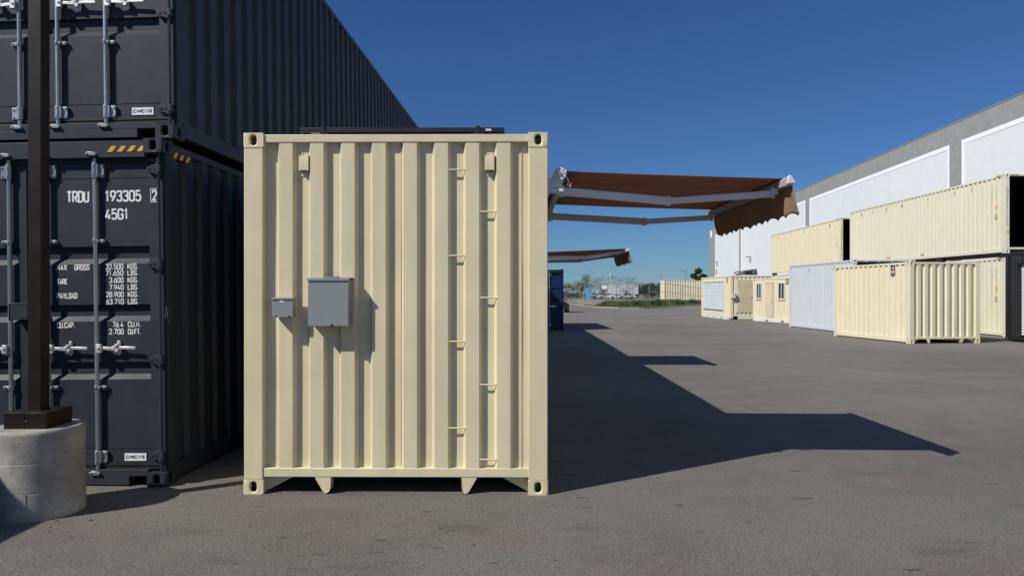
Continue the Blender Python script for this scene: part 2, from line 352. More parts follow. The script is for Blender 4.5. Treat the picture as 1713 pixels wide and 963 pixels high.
# ------------------------------------------------------------------ ground
def ground():
    m = MB(); xs = [-400, -60, 60, 400]; m.box(-90, 120, -45, 130, -0.4, 0)
    tag(m.build('asphalt_yard', 'asphalt'), 'worn grey asphalt yard between the rows of containers', 'yard', kind='structure')
ground()
VF = [(-40, 260), (8.0, 96), (8.3, 83.5), (8.9, 74.5), (10.7, 71.1), (13.1, 71.0), (16.1, 75.3), (20.6, 83.5), (24.2, 89.3), (31, 99), (60, 138)]
def vfront(x):
    for (a, b), (c, d) in zip(VF, VF[1:]):
        if a <= x <= c: return b + (d - b) * (x - a) / (c - a)
    return 400
def ss(t):
    t = max(0, min(1, t)); return t * t * (3 - 2 * t)
def hgt(x, y):
    d = y - vfront(x)
    return 0.62 * ss(d / 9) * ss((x - 7.6) / 3.0) * (1 - ss((y - 104) / 22))
def far_ground():
    m = MB(); m.box(-2500, 2500, -2500, 4000, -0.9, -0.42)
    tag(m.build('open_land', 'earth'), 'flat dry open land running to the horizon', 'land', kind='structure')
    xs = [8.0 + 0.5 * i for i in range(81)]; ys = [70 + 1.0 * j for j in range(66)]
    m = MB(); n = len(ys)
    m.v = [(x, y, hgt(x, y) + (0.006 if y > vfront(x) else -0.05)) for x in xs for y in ys]
    for i in range(len(xs) - 1):
        for j in range(n - 1):
            a = i * n + j; m.f.append((a, a + n, a + n + 1, a + 1))
    tag(m.build('gravel_bank', 'earth'), 'low grey gravel bank under the chain link fence', 'bank', kind='structure')
    # green verge along its front edge
    m = MB(); rows = 9
    fx = [8.2 + 0.3 * i for i in range(76)]
    for x in fx:
        for j in range(rows):
            d = 0.15 + (7.5 * min(1, (x - 8.0) / 2.5)) * j / (rows - 1); y = vfront(x) + d
            m.v.append((x, y, hgt(x, y) + 0.05 + 0.05 * math.sin(x * 3.1 + y) * math.sin(y * 2.3)))
    for i in range(len(fx) - 1):
        for j in range(rows - 1):
            a = i * rows + j; m.f.append((a, a + rows, a + rows + 1, a + 1))
    tag(m.build('grass_verge', 'grass'), 'green grass verge bordering the far side of the yard', 'verge', kind='structure')
    m = MB(); rnd = random.Random(3)
    for _ in range(9000):
        x = rnd.uniform(8.4, 30); y = vfront(x) + 0.2 + rnd.random() * 7.2 * min(1, (x - 8.0) / 2.5); z = hgt(x, y) + 0.03
        h = rnd.uniform(0.08, 0.30) * (1.4 if rnd.random() < 0.15 else 1); w = rnd.uniform(0.02, 0.07); t = rnd.uniform(0, 6.3)
        dx, dy = math.cos(t) * w, math.sin(t) * w; lx, ly = rnd.uniform(-.1, .1), rnd.uniform(-.1, .1)
        m.poly([(x - dx, y - dy, z), (x + dx, y + dy, z), (x + lx, y + ly, z + h)])
    tag(m.build('verge_grass', 'grass'), 'tufts of green grass and weeds on the verge', 'grass', kind='stuff')
    m = MB(); pts = [(x, vfront(x)) for x in [8.0 + 0.4 * i for i in range(60)]]
    for (x0, y0), (x1, y1) in zip(pts, pts[1:]):
        m.bar((x0, y0 - 0.1, 0.05), (x1, y1 - 0.1, 0.05), 0.22, 0.2)
    tag(m.build('kerb', 'kerb_concrete'), 'pale concrete kerb in front of the grass verge', 'kerb', kind='structure')
far_ground()

# ------------------------------------------------------------------ shipping containers
_cast = {}
def casting(mat, sx, sy, sz):
    key = (mat, sx, sy, sz)
    if key in _cast: return _cast[key]
    X, Y, Z = 0.162, 0.178, 0.118
    m = MB(); N = 16
    def holed(f, w, h, hw, hh):
        out = []; inn = []; dep = []
        for k in range(N):
            t = 2 * math.pi * (k + 0.5) / N; c, s_ = math.cos(t), math.sin(t)
            q = max(abs(c), abs(s_)); out.append((w / 2 + c / q * w / 2, h / 2 + s_ / q * h / 2))
            r = (abs(c) ** 3 + abs(s_) ** 3) ** (-1 / 3); inn.append((w / 2 + c * r * hw / 2, h / 2 + s_ * r * hh / 2))
        # snap outer corner points
        for cx, cy in ((0, 0), (w, 0), (w, h), (0, h)):
            i = min(range(N), key=lambda i: (out[i][0] - cx) ** 2 + (out[i][1] - cy) ** 2); out[i] = (cx, cy)
        n = len(m.v)
        m.v += [f(a, b, 0) for a, b in out] + [f(a, b, 0) for a, b in inn] + [f(a, b, 0.022) for a, b in inn] 
        for lo in (0, N):
            for k in range(N):
                j = (k + 1) % N; m.f.append((n + lo + k, n + lo + j, n + lo + N + j, n + lo + N + k))
    # end face (y = 0) and outer side face (x = 0), other faces plain
    holed(lambda a, b, d: (a, d, b), X, Z, 0.052, 0.082)
    holed(lambda a, b, d: (d, a, b), Y, Z, 0.052, 0.08)
    m.poly([(X, 0, 0), (X, Y, 0), (X, Y, Z), (X, 0, Z)]); m.poly([(0, Y, 0), (X, Y, 0), (X, Y, Z), (0, Y, Z)])
    m.poly([(0, 0, 0), (X, 0, 0), (X, Y, 0), (0, Y, 0)]); m.poly([(0, 0, Z), (X, 0, Z), (X, Y, Z), (0, Y, Z)])
    m.v = [(x if sx > 0 else -x, y if sy > 0 else -y, z if sz > 0 else -z) for x, y, z in m.v]
    me = m.mesh('corner_casting', mat)
    import bmesh
    bm = bmesh.new(); bm.from_mesh(me); bmesh.ops.remove_doubles(bm, verts=bm.verts, dist=0.0004)
    bmesh.ops.recalc_face_normals(bm, faces=bm.faces); bm.to_mesh(me); bm.free()
    me.set_sharp_from_angle(angle=R(32))
    _cast[key] = me; return me

def corr(s0, s1, start, pitch, ridge, flank, depth):
    p = [(s0, depth)]; k = 0
    while start + k * pitch + ridge + flank < s1 - 0.004:
        a = start + k * pitch
        p += [(a - flank, depth), (a, 0), (a + ridge, 0), (a + ridge + flank, depth)]; k += 1
    p.append((s1, depth)); return p
def sheet(m, prof, z0, z1, f, nz=8, wob=0.0012, seed=0, dents=()):
    n = len(m.v); rnd = random.Random(seed); ph = [rnd.uniform(0, 6.28) for _ in range(4)]
    for s, d in prof:
        for j in range(nz + 1):
            z = z0 + (z1 - z0) * j / nz
            e = wob * (math.sin(s * 5.1 + ph[0]) * math.sin(z * 3.3 + ph[1]) + math.sin(s * 2.2 + z * 4.7 + ph[2])) if 0 < j < nz else 0
            for (ds, dz, rad, amp) in dents:
                q = ((s - ds) ** 2 + (z - dz) ** 2) / rad ** 2
                if q < 6: e += amp * math.exp(-q)
            m.v.append(f(s, z, d + e))
    for i in range(len(prof) - 1):
        for j in range(nz):
            a = n + i * (nz + 1) + j; m.f.append((a, a + nz + 1, a + nz + 2, a + 1))

BARU = (0.595, 1.010)
def door_end(root, W, H, mat, lockbox=False):
    k = H / 2.896
    z_hd, z_dt, z_db, z_sl = 2.743 * k, 2.703 * k, 0.193, 0.138
    MB().box(0.155, W - 0.155, 0.012, 0.10, z_hd, H - 0.012).build('header', mat, root, 0.004)
    sl = MB().box(0.155, W - 0.155, 0.012, 0.10, 0.085, z_sl); sl.box(0.32, W - 0.32, 0.0125, 0.10, 0.012, 0.085)
    s = sl.build('sill', mat, root, 0.003)
    g = MB()
    g.box(0.07, W - 0.07, 0.052, 0.10, z_dt, z_hd); g.box(0.07, W - 0.07, 0.045, 0.056, z_dt + 0.012, z_dt + 0.02)
    g.box(0.07, W - 0.07, 0.052, 0.10, z_sl, z_db); g.box(0.07, W - 0.07, 0.045, 0.056, z_sl + 0.03, z_sl + 0.038)
    g.box(W / 2 - 0.013, W / 2 + 0.013, 0.058, 0.10, z_db, z_dt)
    g.build('door_gasket', 'rubber', root)
    tro = [(0.887 * k, 0.93 * k, 1.028 * k), (1.376 * k, 1.42 * k, 1.512 * k), (1.86 * k, 1.905 * k, 2.001 * k)]
    yd = 0.07; dp = 0.036
    for side in (1, -1):
        X = (lambda u: W - u) if side > 0 else (lambda u: u)
        m = MB()
        ua, ub = 0.152, 1.15                               # corrugated field, then flat frame strips
        prof = [(z_db, 0)]
        for a, b, c in tro: prof += [(a, 0), (b, dp), (c, dp), (c + 0.006, 0)]
        prof.append((z_dt, 0))
        for (za, da), (zb, db) in zip(prof, prof[1:]):
            m.poly([(X(ua), yd + da, za), (X(ub), yd + da, za), (X(ub), yd + db, zb), (X(ua), yd + db, zb)])
        for a, b, c in tro:
            for u in (ua, ub): m.poly([(X(u), yd, a), (X(u), yd + dp, b), (X(u), yd + dp, c), (X(u), yd, c + 0.006)])
        door = m.build('door', mat, root)
        for u0, u1 in ((0.072, ua), (ub, W / 2 - 0.012)):
            x0, x1 = sorted((X(u0), X(u1)))
            MB().box(x0, x1, yd - 0.004, yd + 0.04, z_db, z_dt).build('door_frame', mat, door, 0.003)
        x0, x1 = sorted((X(ua + 0.005), X(ub - 0.005)))
        for z in (2.585 * k, 0.312 * k): MB().box(x0, x1, yd - 0.0035, yd + 0.01, z - 0.003, z + 0.003).build('weld_seam', mat, door)
        # hinges and the rod they turn on
        MB().tube([(X(0.05), 0.034, 0.125), (X(0.05), 0.034, H - 0.125)], 0.013, 10).build('hinge_rod', mat, door)
        for z in (2.645, 1.85, 1.05, 0.25):
            z *= k; h = MB()
            pl = [(X(0.152), z - 0.017), (X(0.152), z + 0.017), (X(0.088), z + 0.038), (X(0.055), z + 0.038), (X(0.055), z - 0.038), (X(0.088), z - 0.038)]
            h.prism(pl, 1, 0.030, 0.064); h.tube([(X(0.05), 0.03, z - 0.055), (X(0.05), 0.03, z + 0.055)], 0.021, 12)
            x0, x1 = sorted((X(0.05), X(0.022))); h.box(x0, x1, 0.002, 0.05, z - 0.032, z + 0.032)
            for q in (0.125, 0.085): h.tube([(X(q), 0.0305, z), (X(q), 0.024, z)], 0.008, 8)
            h.build('hinge', mat, door, 0.004)
        # locking bars
        for u in (BARU if side > 0 else (0.69, 1.091)):
            xb = X(u + 0.004); yb = 0.040
            bar = MB().tube([(xb, yb, 0.10), (xb, yb, 2.80 * k)], 0.017, 14).build('locking_bar', 'galvanised', root)
            def brk(za, zb, r, wide):
                b = MB().tube([(xb, yb, za), (xb, yb, zb)], r, 14)
                x0, x1 = sorted((xb + 0.01 * side, xb + wide * side)); b.box(x0, x1, 0.045, 0.066, za + 0.004, zb - 0.004)
                x0, x1 = sorted((xb + 0.005 * side, xb + 0.032 * side)); b.box(x0, x1, 0.026, 0.062, za + 0.008, zb - 0.008)
                for zz in ((za * 0.8 + zb * 0.2), (za * 0.2 + zb * 0.8)) if zb - za > 0.06 else ((za + zb) / 2,):
                    b.tube([(xb + (wide - 0.013) * side, 0.046, zz), (xb + (wide - 0.013) * side, 0.036, zz)], 0.008, 8)
                    b.tube([(xb - 0.004 * side, 0.02, zz), (xb - 0.004 * side, 0.012, zz)], 0.006, 8)
                b.build('bar_bracket', 'galvanised', bar, 0.002)
            brk(2.581 * k, 2.701 * k, 0.025, 0.075); brk(0.184, 0.294, 0.025, 0.075)
            for z in (2.05 * k, 0.824 * k): brk(z - 0.018, z + 0.018, 0.0225, 0.075)
            for z, q in ((2.775 * k, 1), (0.113, -1)):
                c = MB().tube([(xb, yb, z - 0.022), (xb, yb, z + 0.022)], 0.023, 10)
                c.prism([(xb - 0.045, z - 0.012), (xb + 0.035, z - 0.016), (xb + 0.042, z + 0.002), (xb + 0.02, z + 0.016), (xb - 0.03, z + 0.018), (xb - 0.05, z + 0.004)], 1, -0.008, 0.03)
                c.tube([(xb - 0.038, -0.014, z + 0.002), (xb - 0.038, 0.02, z + 0.002)], 0.011, 8); c.tube([(xb + 0.03, -0.012, z - 0.004), (xb + 0.03, 0.02, z - 0.004)], 0.010, 8)
                c.box(xb - 0.04, xb + 0.04, 0.018, 0.06, z + q * 0.005 - 0.008, z + q * 0.005 + 0.008)
                c.build('cam_keeper', 'galvanised', bar, 0.003)
            zh = 1.15 * k; S = side
            h = MB()
            x0, x1 = sorted((xb + 0.012 * S, xb + 0.055 * S)); h.box(x0, x1, 0.004, 0.034, zh - 0.036, zh + 0.036)
            h.tube([(xb + 0.034 * S, 0.005, zh + 0.006), (xb + 0.034 * S, -0.004, zh + 0.006)], 0.010, 10)
            h.bar((xb + 0.05 * S, 0.020, zh + 0.004), (xb + 0.15 * S, 0.024, zh - 0.001), 0.012, 0.026)
            h.bar((xb + 0.14 * S, 0.022, zh - 0.001), (xb + 0.20 * S, 0.030, zh + 0.006), 0.014, 0.034)
            h.bar((xb + 0.19 * S, 0.028, zh + 0.006), (xb + 0.345 * S, 0.022, zh + 0.003), 0.014, 0.024)
            h.build('handle', 'zinc_bright', bar, 0.003)
            c = MB(); xr = xb + 0.178 * S
            c.prism([(xr - 0.016, zh - 0.045), (xr - 0.008, zh - 0.058), (xr + 0.008, zh - 0.058), (xr + 0.016, zh - 0.045), (xr + 0.016, zh + 0.05), (xr + 0.008, zh + 0.062), (xr - 0.008, zh + 0.062), (xr - 0.016, zh + 0.05)], 1, 0.055, 0.0685)
            c.box(xr - 0.013, xr + 0.013, 0.012, 0.056, zh + 0.014, zh + 0.034); c.box(xr - 0.014, xr + 0.014, 0.02, 0.056, zh - 0.03, zh - 0.008)
            for q in (-0.046, 0.05): c.tube([(xr, 0.056, zh + q), (xr, 0.047, zh + q)], 0.009, 8)
            c.build('handle_catch', 'zinc_bright', bar, 0.002)
    if lockbox:
        b = MB().box(1.145, 1.30, -0.035, 0.06, 1.40, 1.53); b.box(1.138, 1.31, -0.04, 0.065, 1.53, 1.538); b.box(1.138, 1.146, -0.04, 0.065, 1.395, 1.53)
        b.build('lock_box', mat, root, 0.004)

def container(name, label, mat, loc, yaw=0, roll=0, W=2.438, L=12.192, H=2.896, near='panel', left=None, group=None, seed=1,
              cat='shipping container', end_corr=(0.279, 0.2502, 0.108, 0.022, 0.045), roof='roof', skids=False, wob=0.0012, dents=(), feet=True, lockbox=False, side_corr=(0.15, 0.278, 0.118, 0.010, 0.044)):
    root = thing(name, label, cat, loc, yaw, roll, group)
    pw = 0.062 if near == 'doors' else 0.153
    py = 0.062 if near == 'doors' else 0.0
    for x0, x1, y0, y1 in ((0, pw, py, 0.16 if py else 0.11), (W - pw, W, py, 0.16 if py else 0.11), (0, 0.153, L - 0.11, L), (W - 0.153, W, L - 0.11, L)):
        MB().box(x0, x1, y0, y1, 0.118, H - 0.118).build('corner_post', mat, root, 0.006)
    e = 0.004
    for x, sx in ((-e, 1), (W + e, -1)):
        for y, sy in ((-e, 1), (L + e, -1)):
            for z, sz in ((0, 1), (H, -1)):
                o = bpy.data.objects.new('corner_casting', casting(mat, sx, sy, sz)); COL.objects.link(o)
                o.parent = root; o.location = (x, y, z); add_bevel(o, 0.011, 3)
    for x0, x1 in ((0.004, 0.064), (W - 0.064, W - 0.004)):
        MB().box(x0, x1, 0.174, L - 0.174, H - 0.075, H - 0.012).build('top_side_rail', mat, root, 0.004)
        if not skids: MB().box(x0, x1, 0.174, L - 0.174, 0.035, 0.165).build('bottom_side_rail', mat, root, 0.004)
    ends = [(0.008, 0.07)] if near != 'doors' else []
    ends.append((L - 0.07, L - 0.008))
    for y0, y1 in ends:
        MB().box(0.155, W - 0.155, y0, y1, H - 0.074, H - 0.012).build('header', mat, root, 0.004)
        MB().box(0.148, W - 0.148, y0, y1, 0.138, 0.208).build('sill', mat, root, 0.004)
    zt = H - 0.07
    # sides
    prof = corr(0.105, L - 0.105, *side_corr)
    for nm in ('left', 'right'):
        if nm == 'left' and left is not None: continue
        m = MB()
        f = (lambda s, z, d: (0.010 + d, s, z)) if nm == 'left' else (lambda s, z, d: (W - 0.010 - d, s, z))
        sheet(m, prof, 0.16, zt, f, 8, wob, seed, dents if nm == 'left' else ())
        m.build('side_panel', mat, root)
    if left is not None: left(root, W, L, H, mat, corr)
    far = MB(); sheet(far, corr(0.15, W - 0.15, *end_corr), 0.2, zt, lambda s, z, d: (s, L - 0.012 - d, z), 4); far.build('end_panel', mat, root)
    if near == 'panel':
        m = MB(); sheet(m, corr(0.15, W - 0.15, *end_corr), 0.2, zt, lambda s, z, d: (s, 0.014 + d, z), 20, 0.0012, seed + 5); m.build('end_panel', mat, root)
    elif near == 'doors': door_end(root, W, H, mat, lockbox)
    m = MB(); p = corr(0.06, L - 0.06, 0.12, 0.209, 0.09, 0.02, 0.02)
    for (a, d), (b, e2) in zip(p, p[1:]): m.poly([(0.06, a, H - 0.03 - d), (W - 0.06, a, H - 0.03 - d), (W - 0.06, b, H - 0.03 - e2), (0.06, b, H - 0.03 - e2)])
    m.build('roof_panel', mat, root)
    MB().box(0.06, W - 0.06, 0.075 if near != 'doors' else 0.11, L - 0.075, 0.14, 0.168).build('floor', 'plywood', root)
    if feet and near == 'panel':
        # gooseneck tunnel cheeks and corner gussets under the end sill
        for s in (1, -1):
            X = (lambda x: x) if s > 0 else (lambda x: W - x)
            t = MB(); t.prism([(X(0.565), 0.137), (X(0.632), 0.022), (X(0.645), 0.012), (X(0.668), 0.012), (X(0.686), 0.028), (X(0.694), 0.06), (X(0.696), 0.137)], 1, 0.012, 0.022)
            c = [(0.642, 0.012), (0.668, 0.012), (0.686, 0.028), (0.694, 0.06), (0.696, 0.137)]
            for (xa, za), (xb, zb) in zip(c, c[1:]):
                t.poly([(X(xa), 0.006, za), (X(xb), 0.006, zb), (X(xb), 0.10, zb), (X(xa), 0.10, za)])
            t.build('tunnel_cheek', mat, root)
            g = MB(); g.prism([(X(0.158), 0.137), (X(0.158), 0.008), (X(0.40), 0.137)], 1, 0.085, 0.093); g.build('corner_gusset', mat, root)
    return root
def hazard(root, place, length, h, n, face='near', backing='rubber'):
    """strip of slanted yellow and black bands"""
    x, y, z = place
    P = (lambda a, b, t: (x + a, y - t, z + b)) if face == 'near' else ((lambda a, b, t: (x + t, y + a, z + b)) if face == 'right' else (lambda a, b, t: (x - t, y - a, z + b)))
    m = MB(); m.poly([P(0, 0, 0.001), P(length, 0, 0.001), P(length, h, 0.001), P(0, h, 0.001)]); o = m.build('hazard_strip', backing, root)
    m = MB(); p = length / n
    for i in range(n):
        a = i * p
        m.poly([P(a, 0, 0.002), P(a + p * 0.5, 0, 0.002), P(min(length, a + p * 0.5 + h * 0.8), h, 0.002), P(min(length, a + h * 0.8), h, 0.002)])
    m.build('yellow_band', 'hazard_yellow', o)

W0 = 2.438
# --- the charcoal pair on the left
low = container('shipping_container', 'charcoal container with white serial lettering, lower of the stacked pair behind the pole', 'charcoal',
                (-5.312, 5.998, -0.025), -2.3, -0.69, near='doors', side_corr=(0.15, 0.278, 0.11, 0.024, 0.036), group='stacked charcoal containers', lockbox=True)
upp = container('shipping_container', 'charcoal container on top of the stacked pair at left, only its lower doors in view', 'charcoal',
                (-5.243, 5.998, 2.873), -2.3, -0.69, near='doors', side_corr=(0.15, 0.278, 0.11, 0.024, 0.036), group='stacked charcoal containers')
def cimc(root, x0, z0):
    m = MB().box(x0, x0 + 0.186, 0.064, 0.0695, z0, z0 + 0.062); s = m.build('sticker', 'sticker_white', root)
    stencil('CIMC', s, 'sticker_navy', (x0 + 0.010, 0.0632, z0 + 0.017), 0.100, 0.029, 0.24)
    text('中集', s, 'sticker_navy', (x0 + 0.118, 0.0632, z0 + 0.015), 0.058, 0.034)
cimc(low, 2.053, 0.203); cimc(upp, 2.045, 0.211)
yt = 0.0682
def row(s, x0, x1, z, h): stencil(s, low, 'lettering_white', (x0 + 0.003, yt, z), x1 - x0, h)
row('TRDU', 1.570, 1.768, 2.379, 0.100); row('193305', 1.902, 2.217, 2.381, 0.097); row('45G1', 1.902, 2.107, 2.230, 0.095)
stencil('2', low, 'lettering_white', (2.313, 0.0645, 2.383), 0.044, 0.094)
m = MB()
for a in ((2.301, 2.369, 2.371, 2.376), (2.301, 2.369, 2.484, 2.489), (2.301, 2.306, 2.376, 2.484), (2.364, 2.369, 2.376, 2.484)): m.box(a[0], a[1], 0.0635, 0.067, a[2], a[3])
m.build('number_frame', 'lettering_white', low)
row('MAX', 1.480, 1.569, 1.810, 0.050); row('GROSS', 1.631, 1.764, 1.809, 0.050)
for i, (a, b) in enumerate((('32.500', 'KGS.'), ('71.650', 'LBS.'), ('3.600', 'KGS.'), ('7.940', 'LBS.'), ('28.900', 'KGS.'), ('63.710', 'LBS.'))):
    z = 1.819 - 0.0602 * i - (0.0 if i else 0.006); w = 0.155 if len(a) == 6 else 0.125
    row(a, 2.056 - w, 2.056, z, 0.047); row(b, 2.090, 2.183, z, 0.047)
row('TARE', 1.479, 1.572, 1.691, 0.048); row('PAYLOAD', 1.477, 1.655, 1.570, 0.050)
row('CU.CAP.', 1.474, 1.631, 1.322, 0.050); row('76.4', 1.955, 2.052, 1.325, 0.048); row('CU.M.', 2.088, 2.200, 1.325, 0.048)
row('2.700', 1.925, 2.052, 1.265, 0.048); row('CU.FT.', 2.088, 2.200, 1.264, 0.048)
hazard(low, (1.966, 0.010, 2.790), 0.337, 0.048, 4)
hazard(low, (W0 - 0.0035, 0.18, 2.765), 0.32, 0.055, 3, 'right')
# chalk scrawl on the corner post
m = MB()
for st in ([(185, 545), (220, 235), (290, 700)], [(170, 455), (285, 415), (270, 340)], [(270, 340), (250, 480), (350, 745), (378, 640), (345, 320)]):
    m.tube([(W0 + 0.001, 0.012 + (a - 165) / 215 * 0.1, 1.57 - b / 16.05 / 201.3) for a, b in st], 0.0012, 4)
m.build('chalk_scrawl', 'box_grey', low)

# --- the cream container in the middle
CRL = (-2.152, 5.70, 0.0); CRY = -0.6
cream = container('shipping_container', 'large cream container seen end on in the foreground, with grey electrical boxes', 'cream', CRL, CRY, near='panel', seed=11)
m = MB()
for x, w in ((1.252, 0.0025), (2.226, 0.003)):
    MB().box(x - w, x + w, 0.052, 0.0605, 0.21, 2.82).build('weld_seam', 'cream', cream)
for x0, zs in ((1.661, (2.601, 1.912, 1.223, 0.530)), (1.914, (2.265, 1.574, 0.878, 0.278))):
    for z in zs:
        MB().tube([(x0 - 0.022, 0.022, z), (x0 + 0.132, 0.020, z)], 0.0068, 8).build('ladder_rung', 'cream', cream)
for xc in (0.478, 1.972):
    v = MB(); w = 0.036; z0, z1 = 2.592, 2.722
    yb = 0.058
    v.prism([(yb, z1), (yb - 0.045, z1 - 0.006), (yb - 0.05, z1 - 0.02), (yb - 0.05, z0 + 0.005), (yb - 0.044, z0 + 0.005), (yb - 0.044, z1 - 0.03), (yb, z1 - 0.03)], 0, xc - w, xc + w)
    for s in (-1, 1):
        v.box(xc + s * w - 0.003, xc + s * w + 0.003, yb - 0.05, yb, z0, z1)
    v.box(xc - w * 0.9, xc + w * 0.9, yb - 0.004, yb + 0.001, z0 - 0.036, z0 + 0.002); v.box(xc - w * 0.95, xc + w * 0.95, yb - 0.004, yb + 0.001, z1, z1 + 0.024)
    for a, b in ((-0.02, z1 + 0.014), (0.02, z1 + 0.014), (0.0, z0 - 0.02)): v.tube([(xc + a, yb - 0.003, b), (xc + a, yb - 0.014, b)], 0.006, 8)
    v.build('air_vent', 'cream', cream, 0.0015)

CM = Matrix.Translation(CRL) @ Matrix.Rotation(R(CRY), 4, 'Z')
def on_cream(x, y, z): return tuple(CM @ Vector((x, y, z)))
# grey electrical boxes on its end wall
eb = thing('electrical_box', 'large grey metal electrical box on the cream container wall', 'electrical box', on_cream(0.548, 0.0, 1.354), CRY)
MB().box(0.004, 0.316, -0.100, 0.012, 0.0, 0.372).build('enclosure', 'box_grey', eb, 0.004)
MB().box(0.0, 0.320, -0.110, -0.1005, -0.002, 0.352).build('cover', 'box_grey', eb, 0.003)
MB().prism([(-0.118, 0.353), (-0.118, 0.374), (0.012, 0.384), (0.012, 0.3725), (-0.112, 0.3725), (-0.112, 0.353)], 0, -0.004, 0.330).build('rain_lid', 'box_grey', eb, 0.002)
MB().box(0.11, 0.225, -0.075, 0.0, 0.380, 0.390).build('hub_plate', 'box_grey', eb, 0.002)
MB().tube([(0.19, -0.110, 0.006), (0.19, -0.122, 0.006)], 0.009, 10).box(0.183, 0.197, -0.115, -0.109, -0.008, 0.004).build('latch', 'black_frame', eb)
MB().prism([(0.19, 0.012), (0.20, 0.02), (0.226, 0.045), (0.215, 0.045)], 1, -0.1106, -0.1102).build('scuff', 'galvanised', eb)
sb = thing('electrical_box', 'small grey metal electrical box left of the larger one on the cream wall', 'electrical box', on_cream(0.254, 0.0, 1.423), CRY)
MB().box(0.003, 0.163, -0.074, 0.012, 0.0, 0.146).build('enclosure', 'box_grey', sb, 0.003)
MB().box(0.0, 0.166, -0.080, -0.0745, -0.002, 0.136).build('cover', 'box_grey', sb, 0.002)
MB().prism([(-0.087, 0.137), (-0.087, 0.151), (0.012, 0.157), (0.012, 0.1465), (-0.082, 0.1465), (-0.082, 0.137)], 0, -0.003, 0.172).build('rain_lid', 'box_grey', sb, 0.0015)
MB().box(0.062, 0.092, -0.0815, -0.0802, 0.118, 0.130).build('label_plate', 'sticker_white', sb)
for x in (0.034, 0.138): MB().tube([(x, -0.079, 0.006), (x, -0.088, 0.006)], 0.0065, 10).build('screw', 'black_frame', sb)
# solar panel lying on its roof
sp = thing('solar_panel', 'black framed solar panel lying on the cream container roof', 'solar panel', on_cream(0.44, 0.03, 2.886), CRY)
fr = MB()
for a in ((0, 1.65, 0, 0.012), (0, 1.65, 1.0, 1.012), (0, 0.012, 0.012, 1.0), (1.638, 1.65, 0.012, 1.0)): fr.box(a[0], a[1], a[2], a[3], 0.019, 0.056)
fr.build('frame', 'black_frame', sp, 0.0015)
MB().box(0.012, 1.638, 0.012, 1.0, 0.046, 0.052).build('glass', 'solar_glass', sp)
for x in (0.185, 1.44):
    c = MB().box(x - 0.016, x + 0.016, -0.012, -0.0005, -0.01, 0.064); c.box(x - 0.016, x + 0.016, -0.012, 0.018, 0.0565, 0.066)
    c.prism([(x + 0.016, 0.0), (x + 0.016, 0.06), (x + 0.05, 0.0)], 1, -0.008, -0.004); c.tube([(x, 0.0, 0.066), (x, 0.0, 0.073)], 0.007, 8)
    c.build('clamp', 'black_frame', sp, 0.001)
for x in (0.2, 1.42):
    MB().box(x - 0.02, x + 0.02, 0.0, 1.012, -0.03, 0.0185).build('mounting_rail', 'black_frame', sp)
text('SOLAR', MB().box(1.50, 1.545, -0.0012, -0.0004, 0.03, 0.044).build('label_plate', 'sticker_white', sp), 'lettering_black', (1.504, -0.0016, 0.033), 0.036, 0.007) if False else MB().box(1.50, 1.545, -0.0012, -0.0004, 0.03, 0.044).build('label_plate', 'sticker_white', sp)

# --- hidden neighbour behind the cream one, whose shadow lies on the yard
container('shipping_container', 'cream container standing behind the foreground one, seen by its shadow beside the blue one', 'cream', (-2.0, 18.05, 0), -0.6, L=11.35, near='panel', seed=4)
# --- blue one
blue = container('shipping_container', 'dark blue container half hidden behind the cream one, doors facing the camera', 'navy', (-0.258, 30.0, 0), 0, L=6.058, H=2.591, near='doors')
# --- unseen container added at near left to throw the shadow on the pole base
container('shipping_container', 'unseen container added beyond the left edge to shade the pole base', 'charcoal', (-8.04, -2.0, 0), 0, L=6.058, H=2.591, near='panel')

# --- right hand row
def sticker_blue(root, y, z, h=0.34, w=0.20, x=0.0):
    s = MB().box(x - 0.004, x + 0.002, y - w, y, z, z + h).build('sticker', 'sticker_navy', root)
    a = MB(); c = (y - w * 0.58, z + h * 0.74); r = w * 0.3
    a.prism([(c[0] + r * math.cos(t) * (0.6 if k % 5 == 3 else 1), c[1] + r * 0.8 * math.sin(t)) for k, t in enumerate([6.283 * i / 14 for i in range(14)])], 0, x - 0.006, x - 0.0045)
    a.build('emblem', 'yellow_mark', s)
    for z0, hh, mt in ((0.50, 0.06, 'yellow_mark'), (0.30, 0.13, 'sticker_white'), (0.12, 0.06, 'yellow_mark')):
        MB().box(x - 0.006, x - 0.0045, y - w * 0.88, y - w * 0.14, z + h * z0, z + h * (z0 + hh)).build('print_band', mt, s)
c20 = container('shipping_container', 'short dented cream container with blue and yellow sticker, nearest of the right-hand row', 'cream_new', (12.57, 22.44, 0), 7.0, L=4.2, H=2.591,
                near='panel', seed=21, wob=0.003, dents=((3.7, 0.7, 0.16, 0.03), (3.3, 0.6, 0.12, 0.025), (2.9, 0.85, 0.12, 0.02), (2.2, 0.5, 0.1, 0.02), (1.5, 0.45, 0.12, 0.028), (0.5, 0.8, 0.2, 0.03), (0.35, 1.9, 0.1, 0.02)))
sticker_blue(c20, 0.92, 2.16, x=0.006)
white20 = container('shipping_container', 'pale grey-white container between the dented cream one and the office unit', 'white_paint', (13.26, 27.6, 0), 1.2, L=6.058, near='open', seed=8)
for i in range(4): MB().box(0.5 + 0.5 * i, 0.56 + 0.5 * i, 0.0, 0.05, 2.80, 2.86).build('lashing_hook', 'white_paint', white20)
L1 = container('shipping_container', 'pale cream container on the ground below the open one, beside the black unit', 'cream_pale', (18.06, 26.0, 0), -0.5, near='panel', seed=31)
U1 = container('shipping_container', 'long pale cream container stacked up high with its near end open', 'cream_pale', (18.06, 26.0, 3.06), -0.5, near='open', seed=32)
